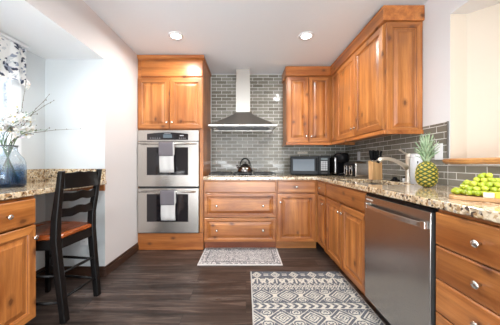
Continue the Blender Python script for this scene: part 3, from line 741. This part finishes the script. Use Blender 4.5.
# knife block and knives
t = thing('knife_block', 'light wooden knife block on the right worktop beside the toaster', 'knife block', (1.318, 2.375, .9205))
kb = MB().prism([(-.052, -.070, 0), (-.052, .002, 0), (-.052, .012, .195), (-.052, -.064, .180)], (.104, 0, 0))
obj('block', kb, BLOCK, t, bevel=.005)
obj('slots', MB().box(-.045, .045, -.062, -.060, .1795, .1825), BLKM, t)
kn0 = None
for i, (x, y, h_, tilt) in enumerate([(-.036,-.045,.070,-.10), (-.012,-.047,.078,.02), (.014,-.045,.085,.05), (.038,-.046,.075,.12), (-.028,-.005,.085,-.16), (.0,-.0,.092,-.05), (.028,-.003,.085,.1)]):
    p = (1.318+x, 2.375+y, .9205+.1855+.19*(y+.06))
    if kn0 is None:
        kn0 = thing('kitchen_knife', 'black-handled kitchen knife standing in the wooden knife block', 'knife', p, group='knives in the knife block')
        obj('knife_handle', MB().tube([(0,0,.008), (.001,0,.04), (-.001,0,.075), (.003,0,.105)], 0, rect=[(.013,.018), (.013,.020), (.012,.019), (.014,.022)]), BLK, kn0, bevel=.004)
        obj('bolster', MB().box(-.005, .005, -.008, .008, .0, .0085), NICKEL, kn0, bevel=.001)
        kn0.rotation_euler = (.0, tilt, 0)
    else: dup(kn0, p, rot=(.0, tilt, 0))

# faucet
FX, FY = 1.408, 1.99
t = thing('faucet', 'brushed nickel single-lever faucet with curved spout behind the sink', 'faucet', (FX, FY, .9205))
FM = mat('warm brushed nickel', (.90,.84,.74), .38, 1)
obj('body', MB().lathe([(.034,0), (.033,.006), (.026,.012), (.0235,.02), (.0235,.205), (.0245,.207), (.0245,.213)], seg=28), FM, t)
ld = obj('lever_cap', MB().lathe([(.0245,.2135), (.026,.225), (.024,.240), (.016,.250), (.004,.254)], seg=28), FM, t)
obj('lever', MB().tube([(-.012,0,.243), (-.04,-.004,.256), (-.072,-.008,.276), (-.084,-.010,.283)], [.009,.0075,.0075,.011], 10), FM, ld)
sp = [(-.012,0,.125), (-.045,0,.150), (-.085,0,.175), (-.13,0,.195), (-.175,0,.207), (-.215,0,.209), (-.245,0,.200), (-.262,0,.183)]
obj('spout', MB().tube(sp, [.022,.019,.0165,.016,.016,.017,.0185,.019], 14), FM, t)
obj('nozzle', MB().tube([(-.2625,0,.1825), (-.268,0,.172)], .013, 12), BLK, t)

# canister with black mark
t = thing('canister', 'tall white canister with small black mark between faucet and pineapple', 'canister', (1.383, 1.865, .9205))
obj('canister_body', MB().lathe([(.040,0), (.043,.003), (.043,.212), (.041,.216)], seg=36), mat('glazed white', (.74,.76,.79), .2), t)
obj('canister_lid', MB().lathe([(.042,.2165), (.044,.219), (.044,.236), (.040,.241), (.004,.243)], seg=36), mat('glazed white lid', (.78,.79,.81), .25), t)
mk = MB()
for a0, dz, s in ((-2.08, .178, 0), (-1.98, .178, 1), (-2.03, .170, 2)):
    ca, sa = math.cos(a0), math.sin(a0)
    mk.ball((.0432*ca, .0432*sa, dz), .005, 10, 6, sc=(.6, .6, 1.3))
obj('black_mark', mk, BLK, t)
# sink strainer and soap pump
tag(at := obj('sink_brush', MB().lathe([(.042,0), (.040,.008), (.022,.016), (.018,.028), (.014,.034), (.003,.036)], seg=24), BLK), 'small black dome-topped sink brush behind the sink', 'brush'); at.location = (1.425, 2.20, .9205)
t = thing('soap_bottle', 'tiny white bottle with black cap left of the faucet', 'bottle', (1.435, 2.085, .9205))
obj('bottle_body', MB().lathe([(.014,0), (.015,.002), (.015,.028), (.010,.033)], seg=18), WHITEP, t); obj('bottle_cap', MB().lathe([(.010,.0335), (.010,.044), (.003,.046)], seg=16), BLK, t)

# wall plates
def plate(label, p, rotz, w, h, kind, name='light_switch', m=WHITEP):
    t = thing(name, label, 'switch' if name == 'light_switch' else 'outlet', p, rotz)
    pl = obj('cover_plate', MB().box(-w/2, w/2, -.005, 0, -h/2, h/2), m, t, bevel=.002)
    if kind == 'switch': obj('rocker', MB().box(-.017, .017, -.0085, -.0052, -.034, .034), m, t, bevel=.0015)
    else:
        a = MB(); s = (1, 0) if w > h else (0, 1)
        for q in (-.022, .022): a.box(q*s[0]-.015, q*s[0]+.015, -.0065, -.0052, q*s[1]-.015, q*s[1]+.015)
        obj('socket', a, m, t, bevel=.001)
        b = MB()
        for q in (-.022, .022):
            for e in (-.006, .006): b.box(q*s[0]+e-.001, q*s[0]+e+.001, -.0069, -.0066, q*s[1]-.005, q*s[1]+.005)
        obj('slot', b, BLKM, t)
plate('white wall switch on grey tile between pineapple and cream recess', (XR-.012, 1.785, 1.178), RZ, .075, .125, 'switch')
plate('white switch plate on grey tile above the toaster', (XR-.012, 3.05, 1.180), RZ, .075, .12, 'switch')
plate('beige horizontal outlet on the tile above the microwave', (.858, YB-.009, 1.245), 0, .155, .036, 'outlet', 'wall_outlet', PLATE)
plate('white wall outlet low in the alcove behind the stool', (-1.555, YA-.001, .36), 0, .072, .115, 'outlet', 'wall_outlet')

# ------------------------------------------------------------------ pineapple
t = thing('pineapple', 'ripe pineapple with spiky green crown standing on the worktop', 'pineapple', (1.255, 1.60, .9205))
mb = MB(); mb.col = []; nu, nv = 160, 96; Hh, Rr = .180, .0585
for j in range(nv+1):
    v = j/nv; zz = v*2-1; base = (max(0, 1-abs(zz)**2.7))**.5
    for i in range(nu):
        u = i/nu
        a = u*8+v*6.5; b = u*8-v*6.5
        fa, fb = abs((a % 1)-.5)*2, abs((b % 1)-.5)*2        # 0 centre of a fruitlet, 1 at its edge
        e = max(fa, fb); bump_ = (1-e**2.2)*.0065*base**.5; spike = .004*max(0, 1-((fa**2+fb**2)**.5)/.28)
        r = Rr*base*(1-.06*zz)+bump_+spike; mb.v.append(Vector((r*math.cos(2*PI*u), r*math.sin(2*PI*u), .001+v*Hh)))
        if fa < .16 and fb < .16: c = (.22,.12,.03)
        elif e < .36: c = (.78,.52,.07)
        elif e < .62: c = (.36,.33,.04)
        elif e < .8: c = (.12,.17,.025)
        else: c = (.035,.06,.012)
        mb.col.append(c)
for j in range(nv):
    for i in range(nu):
        mb.f.append((j*nu+i, j*nu+(i+1) % nu, (j+1)*nu+(i+1) % nu, (j+1)*nu+i)); mb.m.append(0); mb.sm.append(True)
obj('fruit', mb, pattern_mat('pineapple skin', .5), t)
LEAF = mat('pineapple leaf', (.15,.27,.11), .45); tcx = N(LEAF, 'ShaderNodeTexCoord'); nn_ = N(LEAF, 'ShaderNodeTexNoise', Scale=18); lk(LEAF, tcx.outputs['Object'], nn_.inputs['Vector'])
rr_ = ramp(LEAF, [(.35, (.13,.26,.11)), (.65, (.48,.60,.40))]); lk(LEAF, nn_.outputs[0], rr_.inputs[0]); lk(LEAF, rr_.outputs[0], LEAF.node_tree.nodes['Principled BSDF'].inputs['Base Color'])
cb = MB(); rnd = random.Random(3)
for k in range(58):
    f = k/58; az = k*2.399; ln = .06+.112*f**.7; lean = (.66-.60*f)+rnd.uniform(-.07, .07); z0 = Hh-.004+.035*f; wd_ = .013
    P = []; 
    for s_ in range(7):
        q = s_/6; an = lean*(.55+.75*q); P.append((ln*q*math.sin(an)*.95, ln*q*math.cos(an)+.0))
    R = []
    for s_, (o_, up_) in enumerate(P):
        q = s_/6; w_ = wd_*(1-q**1.8)*(.8+.5*q)+.0006; ca, sa = math.cos(az), math.sin(az); r0 = .014*(1-f)+.003
        cx_, cy_ = (r0+o_)*ca, (r0+o_)*sa
        R.append([(cx_-sa*w_*x_-ca*dd_, cy_+ca*w_*x_-sa*dd_, z0+up_+.003*abs(x_)) for x_, dd_ in ((-1, .002), (0, 0.0), (1, .002), (0, .0035))])
    cb.rings(R)
obj('crown', cb, LEAF, t)

# ------------------------------------------------------------------ cutting board, grapes, cheese
ba = math.atan2(-.73, .68); BO = Vector((.954, 1.086, .9205)); ex = Vector((math.cos(ba), math.sin(ba), 0)); ey = Vector((-math.sin(ba), math.cos(ba), 0))
t = thing('cutting_board', 'pale wooden cutting board under the green grapes', 'cutting board', tuple(BO), ba)
out = []; bw, bd, rc = .42, .27, .03
for cx_, cy_, a0 in ((bw-rc, rc, -PI/2), (bw-rc, bd-rc, 0), (rc, bd-rc, PI/2), (rc, rc, PI)):
    for k in range(6): out.append((cx_+rc*math.cos(a0+PI/2*k/5), cy_+rc*math.sin(a0+PI/2*k/5), 0))
obj('board', MB().prism(out, (0,0,.018)), BOARD, t, bevel=.003)
GR = mat('green grape skin', (.50,.62,.055), .22, 0, Subsurface_Weight=.35, Subsurface_Radius=(.006,.008,.002), Coat_Weight=.3)
GR.node_tree.nodes['Principled BSDF'].inputs['Subsurface Scale'].default_value = 1
oi = N(GR, 'ShaderNodeObjectInfo'); rg = ramp(GR, [(0, (.30,.38,.022)), (.6, (.44,.50,.035)), (1, (.56,.58,.07))]); lk(GR, oi.outputs['Random'], rg.inputs[0]); lk(GR, rg.outputs[0], GR.node_tree.nodes['Principled BSDF'].inputs['Base Color'])
g0 = None; rg_ = .0128; rnd = random.Random(11); cx0, cy0 = .112, .135
top_z = BO.z+.018
for lay in range(5):
    step = rg_*2.04; rad_x = (.108, .094, .070, .046, .020)[lay]; rad_y = (.124, .108, .080, .052, .024)[lay]; z = top_z+rg_+lay*rg_*1.5+.0006
    j = 0; yy = -rad_y
    while yy <= rad_y:
        xx = -rad_x+(j % 2)*step/2
        while xx <= rad_x:
            if (xx/rad_x)**2+(yy/rad_y)**2 <= 1.0:
                sh = (step/2 if lay % 2 else 0)
                lx, ly = cx0+xx+sh*.9+rnd.uniform(-.0035,.0035), cy0+yy+(step*.29 if lay % 2 else 0)+rnd.uniform(-.0035,.0035)
                p = BO+ex*lx+ey*ly; p.z = z+(rnd.uniform(-.002, .003) if lay else 0)
                if g0 is None:
                    g0 = obj('grape', MB().ball((0,0,0), rg_, 16, 12), GR); tag(g0, 'green grape in the heap on the wooden cutting board', 'grape', 'green grapes heaped on the board'); g0.location = p
                else: dup(g0, p)
                bpy.context.collection.objects[-1].rotation_euler = (0, 0, 0)
            xx += step
        yy += step*.866; j += 1
CHY = mat('yellow cheese', (.85,.55,.06), .45); CHW = mat('pale cheese', (.86,.78,.58), .5)
cz = BO.z+.0185
def cheese(lx, ly, rz, m, label, s=(.05,.022,.018), z=cz):
    p = BO+ex*lx+ey*ly
    o = obj('cheese_wedge', MB().prism([(-s[0]/2,-s[1]/2,0), (s[0]/2,-s[1]/2,0), (s[0]/2,s[1]/2,0), (-s[0]/2,s[1]*.2,0)], (0,0,s[2])), m, bevel=.002)
    tag(o, label, 'cheese'); o.location = (p.x, p.y, z); o.rotation_euler = (0, 0, ba+rz)
cheese(.132, .012, .1, CHW, 'pale cheese piece in front of the grapes on the board', (.034,.016,.022))
cheese(.176, .018, .0, CHY, 'yellow cheese wedge at the near edge of the board', (.05,.028,.026))
cheese(.225, .028, .3, CHY, 'yellow cheese slice farthest right along the board edge', (.045,.03,.024))
cheese(.285, .10, .7, CHW, 'pale cheese block right of the grapes', (.05,.04,.035))

# ------------------------------------------------------------------ vase and flowering branches
VX, VY, VZ = -1.690, 1.63, .9205
t = thing('vase', 'blue tinted glass vase full of stems on the alcove counter', 'vase', (VX, VY, VZ))
VG = mat('blue tinted glass', (.8,.9,1), .02, 0, Transmission_Weight=.93, IOR=1.45); tcv = N(VG, 'ShaderNodeTexCoord'); sx = N(VG, 'ShaderNodeSeparateXYZ'); lk(VG, tcv.outputs['Object'], sx.inputs[0])
nv_ = N(VG, 'ShaderNodeTexNoise', Scale=30, Detail=3); lk(VG, tcv.outputs['Object'], nv_.inputs['Vector'])
mm = N(VG, 'ShaderNodeMath', operation='MULTIPLY_ADD'); lk(VG, nv_.outputs[0], mm.inputs[0]); mm.inputs[1].default_value = .05; lk(VG, sx.outputs[2], mm.inputs[2])
rv = ramp(VG, [(.03, (.06,.16,.36)), (.12, (.20,.36,.58)), (.19, (.86,.92,.96))]); lk(VG, mm.outputs[0], rv.inputs[0]); lk(VG, rv.outputs[0], VG.node_tree.nodes['Principled BSDF'].inputs['Base Color'])
outp = [(.085,0), (.098,.006), (.100,.03), (.101,.13), (.098,.17), (.086,.205), (.066,.232), (.054,.255), (.052,.275), (.058,.295)]
inp = [(r-.005, z) for r, z in outp[::-1]]; inp[-1] = (.08, .010); inp[-2] = (.092, .014)
obj('glass_body', MB().lathe(outp+inp, seg=40, cap=True), VG, t)
BARK = mat('green brown twig', (.12,.10,.055), .6); BARKG = mat('green stem', (.10,.19,.08), .5)
PET = mat('white petal', (.88,.86,.83), .5, 0, Subsurface_Weight=.2); PISTIL = mat('yellow flower centre', (.62,.50,.18), .6)
def blossom_mesh():
    mb = MB()
    for k in range(6):
        a = 2*PI*k/6; R = []
        for s_ in range(5):
            q = s_/4; rad = .004+.022*q; w_ = .0095*math.sin(PI*min(.96, .12+q*.82)); zz = .009*q**1.5+(.003 if k % 2 else 0)
            ca, sa = math.cos(a), math.sin(a)
            R.append([(rad*ca-sa*w_*x, rad*sa+ca*w_*x, zz+.003*abs(x)+dz) for x, dz in ((-1, 0), (0, -.0006), (1, 0), (0, .0006))])
        mb.rings(R)
    mb.ball((0,0,.004), .004, 8, 5, mi=1); return mb
bl0 = None; rnd = random.Random(21)
tips = [ # target point in pixels at the vase's depth, extra depth, blossoms, leaf colour
 ((54,101), .05, 0, 0), ((80,129), .02, 0, 0), ((49,95), -.03, 0, 0), ((33,112), -.05, 5, 1), ((36,126), .04, 8, 1), ((12,118), 0, 8, 1),
 ((-4,108), .05, 3, 1), ((26,82), .08, 1, 0), ((4,128), -.08, 8, 1), ((47,130), -.05, 3, 1), ((20,106), .10, 4, 1), ((-12,122), -.02, 4, 1), ((22,132), -.1, 5, 1)]
for i, ((px, py), dy, nb_, g) in enumerate(tips):
    Yt = VY+dy; tip = Vector(((px-246)*Yt/230, Yt, 1.09-(py-163)*Yt/230))
    ang = i*2.4; foot = Vector((VX+.065*math.cos(ang), VY+.065*math.sin(ang), VZ+.018)); neck = Vector((VX-.024*math.cos(ang), VY-.024*math.sin(ang), VZ+.275))
    neck += (tip-neck).normalized()*.008
    pts = []
    for k in range(5): pts.append(foot.lerp(neck, k/4))
    ctrl = neck+(neck-foot)*.35+Vector((0,0,.03))
    for k in range(1, 11):
        q = k/10; pts.append((1-q)**2*neck+2*q*(1-q)*ctrl+q*q*tip+Vector((rnd.uniform(-.003,.003), rnd.uniform(-.003,.003), rnd.uniform(-.003,.003))))
    bare = nb_ < 2
    t = thing('flowering_branch' if not bare else 'bare_twig', ('white blossom branch standing in the blue vase' if not bare else ['long thin twig arching highest out of the vase to the right', 'long thin twig reaching farthest right from the vase', 'thin budded twig rising right from the vase', '', '', '', '', 'twig rising steeply above the vase blossoms'][i]), 'branch', tuple(foot), group='white blossom branches in the vase' if not bare else None)
    rad = [.0035-.0026*k/len(pts) for k in range(len(pts))]
    br = MB().tube(pts, rad, 6)
    for s_ in range(4):           # side shoots with buds
        k = rnd.randint(8, 13); d_ = (pts[k]-pts[k-1]).normalized(); sd = Vector((rnd.uniform(-1,1), rnd.uniform(-1,1), rnd.uniform(-.2,1))).normalized()
        e = pts[k]+(d_*.6+sd*.6)*rnd.uniform(.02, .05); br.tube([pts[k], pts[k].lerp(e, .5)+Vector((0,0,.003)), e], [.0012,.001,.0008], 5)
        br.ball(e, .0032, 6, 5, sc=(1,1,1.6))
    for k in range(10, len(pts)): br.ball(pts[k]+Vector((.002,0,.002)), .0028, 6, 5, sc=(1,1,1.5))
    obj('twig', br, BARK if not g else BARKG, t, world=True)
    for b in range(nb_):
        k = rnd.randint(9, len(pts)-1); q = pts[k]+Vector((rnd.uniform(-.03,.03), rnd.uniform(-.03,.03), rnd.uniform(-.02,.03)))-foot
        if bl0 is None: bl0 = obj('blossom', blossom_mesh(), [PET, PISTIL], t); bo = bl0
        else: bo = bl0.copy(); C.objects.link(bo); bo.parent = t
        s_ = rnd.uniform(1.1, 1.6); bo.scale = (s_, s_, s_); bo.location = q; bo.rotation_euler = (rnd.uniform(.3, 1.7), rnd.uniform(-.6, .6), rnd.uniform(-1.2, 1.2))

# ------------------------------------------------------------------ counter stool
t = thing('counter_stool', 'black ladder-back counter stool with orange wooden seat pulled to the desk', 'chair', (-1.46, 1.73, 0))
def post(xs, ys, zt):
    P = [(xs[0], ys[0], .0), (xs[0]*.45+xs[1]*.55, (ys[0]+ys[1])/2, .30), (xs[1], ys[1], .56), (xs[1]+.004, ys[1], .70), ((xs[1]+xs[2])/2, ys[1], .86), (xs[2], ys[2], zt)]
    return MB().tube(P, 0, rect=[(.046,.040), (.046,.044), (.046,.050), (.042,.046), (.038,.038), (.036,.030)], up=(1,0,0))
PA = ((-1.243, -1.297, -1.252), (1.578, 1.565, 1.562)); PB = ((-1.224, -1.268, -1.200), (1.895, 1.888, 1.882))
obj('rear_leg', post(*PA, 1.034), BLACKW, t, world=True, bevel=.006)
obj('rear_leg', post(*PB, 1.04), BLACKW, t, world=True, bevel=.006)
def rail(z0, z1, xa, xb, wob, ya=1.575, yb=1.880, n=24):
    mb = MB(); V = []
    R = []
    for k in range(n+1):
        f = k/n; y = ya+(yb-ya)*f; x = xa+(xb-xa)*f+.018*math.sin(PI*f); a = wob*math.cos(f*PI*4)*math.sin(PI*f)
        zt = z1+(wob*1.2*math.sin(PI*f)+.004*math.cos(f*PI*6)*math.sin(PI*f) if wob < .007 else a); zb = z0+(a if wob >= .007 else 0)
        R.append([(x-.009, y, zb), (x+.009, y, zb), (x+.009, y, zt), (x-.009, y, zt)])
    return mb.rings(R, smooth=False)
obj('crest_rail', rail(.912, 1.020, -1.250, -1.212, .006), BLACKW, t, world=True, bevel=.003)
obj('back_slat', rail(.822, .882, -1.272, -1.236, .007), BLACKW, t, world=True, bevel=.003)
obj('back_slat', rail(.712, .772, -1.288, -1.254, .007), BLACKW, t, world=True, bevel=.003)
for y in (1.525, 1.945): obj('front_leg', MB().tube([(-1.665, y, .562), (-1.668, y, .3), (-1.675, y, 0)], 0, rect=[(.042,.042), (.038,.038), (.030,.030)], up=(1,0,0)), BLACKW, t, world=True, bevel=.005)
so = [(-1.26,1.592), (-1.262,1.73), (-1.25,1.862), (-1.30,1.905), (-1.45,1.945), (-1.66,1.972), (-1.70,1.955), (-1.712,1.73), (-1.70,1.51), (-1.66,1.495), (-1.45,1.515), (-1.325,1.545)]
R = []
for ins, z in ((.012, .566), (0, .574), (0, .592), (.010, .602), (.03, .603), (.09, .598)):
    R.append([(x+(-1.47-x)*ins/.22, y+(1.73-y)*ins/.22, z) for x, y in so])
obj('seat', MB().rings(R, smooth=False), SEATW, t, world=True, bevel=.003)['label'] = 'orange-brown wooden seat'
ap = MB().prism([(-1.290,1.59,.50), (-1.268,1.59,.50), (-1.25,1.862,.50), (-1.272,1.862,.50)], (0,0,.0655))
ap.prism([(-1.315,1.548,.50), (-1.315,1.566,.50), (-1.645,1.534,.50), (-1.645,1.516,.50)], (0,0,.0655)); ap.prism([(-1.295,1.892,.50), (-1.295,1.91,.50), (-1.645,1.954,.50), (-1.645,1.936,.50)], (0,0,.0655)); ap.prism([(-1.66,1.55,.50), (-1.678,1.55,.50), (-1.678,1.92,.50), (-1.66,1.92,.50)], (0,0,.0655))
obj('apron', ap, BLACKW, t, world=True, bevel=.002)
for p, q in (((-1.262,1.572,.335), (-1.240,1.892,.325)), ((-1.250,1.575,.165), (-1.230,1.893,.155)), ((-1.672,1.53,.20), (-1.672,1.94,.20)), ((-1.255,1.575,.135), (-1.672,1.527,.135)), ((-1.236,1.893,.145), (-1.672,1.943,.145)), ((-1.265,1.570,.32), (-1.668,1.527,.32)), ((-1.250,1.891,.305), (-1.668,1.943,.305))):
    obj('stretcher', MB().tube([p, tuple((a+b)/2 for a, b in zip(p, q)), q], [.008,.011,.008], 10), BLACKW, t, world=True)

# ------------------------------------------------------------------ rugs
def rug(name, label, x0, x1, y0, y1, fn, res, cols, bz=.007):
    nx, ny = int((x1-x0)/res), int((y1-y0)/res); mb = MB(); mb.col = []
    for j in range(ny+1):
        for i in range(nx+1):
            u, v = (x1-x0)*i/nx, (y1-y0)*j/ny; edge = i in (0, nx) or j in (0, ny)
            mb.v.append(Vector((u, v, (bz*.5 if edge else bz)+random.uniform(-.0004, .0004)))); mb.col.append(cols[fn(u, v, x1-x0, y1-y0)])
    for j in range(ny):
        for i in range(nx):
            a = j*(nx+1)+i; mb.f.append((a, a+1, a+nx+2, a+nx+1)); mb.m.append(0); mb.sm.append(False)
    b = len(mb.v); w_, h_ = x1-x0, y1-y0
    o_ = [i for i in range(nx+1)]+[j*(nx+1)+nx for j in range(1, ny+1)]+[ny*(nx+1)+i for i in range(nx-1, -1, -1)]+[j*(nx+1) for j in range(ny-1, 0, -1)]
    for k in o_: p = mb.v[k]; mb.v.append(Vector((p.x, p.y, .0005))); mb.col.append(cols[0])
    m_ = len(o_)
    for k in range(m_): mb.f.append((o_[k], o_[(k+1) % m_], b+(k+1) % m_, b+k)); mb.m.append(0); mb.sm.append(False)
    mb.f.append([b+k for k in range(m_)][::-1]); mb.m.append(0); mb.sm.append(False)
    o = obj(name, mb, pattern_mat(name+' wool', .95), recalc=False); o.location = (x0, y0, 0.0008); tag(o, label, 'rug'); return o
rh = random.Random(9)
def hsh(a, b, s=0): return (math.sin(a*127.1+b*311.7+s*74.7)*43758.5453) % 1
def big(u, v, w, h):
    v = h-v                                  # measured from the far edge
    if u < .012 or u > w-.012: return 3
    if v < .018: return 0
    if hsh(int(u/.008), int(v/.008)) < .07: return 2
    if v < .33:                              # border of pointed florets
        m = .178; x = abs(((u+.03)/m) % 1-.5)*m; y = v-.018
        if y < .12:
            d = abs(x)/.042+abs(y-.055)/.055
            if d < .30: return 0
            if d < .62: return 1
            if d < .78: return 0
            if d < 1.12: return 1
            return 1 if abs(x-.078) < .012 and .03 < y < .085 and int(y/.012) % 2 else 0
        if y < .215:
            if abs(x-(.012+(y-.12)*.72)) < .010 or abs(x-(.086-(y-.12)*.5)) < .009: return 1
            if abs(math.hypot(x-.05, (y-.165)*.8)-.020) < .007 or x < .007: return 1
            return 0
        d = abs((x/.046) % 1-.5)*.046+abs(y-.262)*.55
        return 1 if d < .010 or .017 < d < .026 or y > .298 and int(u/.014) % 2 else 0
    vv = (v-.33) % .27
    if vv > .185:                            # chevron band
        y = abs(vv-.2275)
        if y > .036: return 0
        if y > .030: return 1
        return 1 if ((u+y*1.1) % .060) < .030 else 0
    y = vv-.0925; m = .212; k_ = int((v-.33)/.27) % 2
    x = (((u+(m/2 if k_ else .02))/m) % 1-.5)*m
    d = abs(x)*.95+abs(y)
    if d < .010: return 0
    if d < .022: return 1
    if d < .031: return 0
    if d < .045: return 1
    if d < .058: return 0
    if d < .071: return 1
    if d < .084: return 0
    xx, yy = abs(x)-.098, abs(y)-.055; r_ = math.hypot(xx, yy)
    if r_ < .036: return 1 if ((r_*48+math.atan2(yy, xx)/(2*PI)) % 1) < .5 else 0
    return 1 if abs(xx+.0) < .008 or .095 < d < .104 else 0
rug('patterned_rug', 'slate blue and cream patterned rug in front of sink and dishwasher', .045, .935, .95, 2.30, big, .0042,
    [(.088,.095,.115), (.56,.53,.46), (.25,.26,.27), (.45,.44,.42)])
def small(u, v, w, h):
    eu, ev = min(u, w-u), min(v, h-v); e = min(eu, ev)
    if e < .014: return 0
    if e < .022: return 1 if hsh(int(u/.008), int(v/.008)) < .5 else 0
    if e < .075:
        a, b = int(u/.014), int(v/.014)
        return 1 if (a+b) % 2 and hsh(a, b) < .75 else (2 if hsh(a, b, 3) < .35 else 0)
    if e < .085: return 1
    x, y = u-w/2, v-h/2; m = .15
    a = abs((x/m) % 1-.5)*m; b = abs((y/m+.5) % 1-.5)*m; d = a+b; r_ = math.hypot(a, b)
    k = 1 if (math.sin(d*260)+.8*math.sin(r_*310+x*9)+.7*math.sin((a-b)*240)) > .45 else (2 if hsh(int(u/.01), int(v/.01), 5) < .25 else 0)
    return k
rug('runner_mat', 'small pale cream and grey patterned mat below the drawer cabinet', -.520, .392, 2.445, 2.945, small, .0045,
    [(.60,.575,.56), (.11,.11,.12), (.30,.295,.305)])
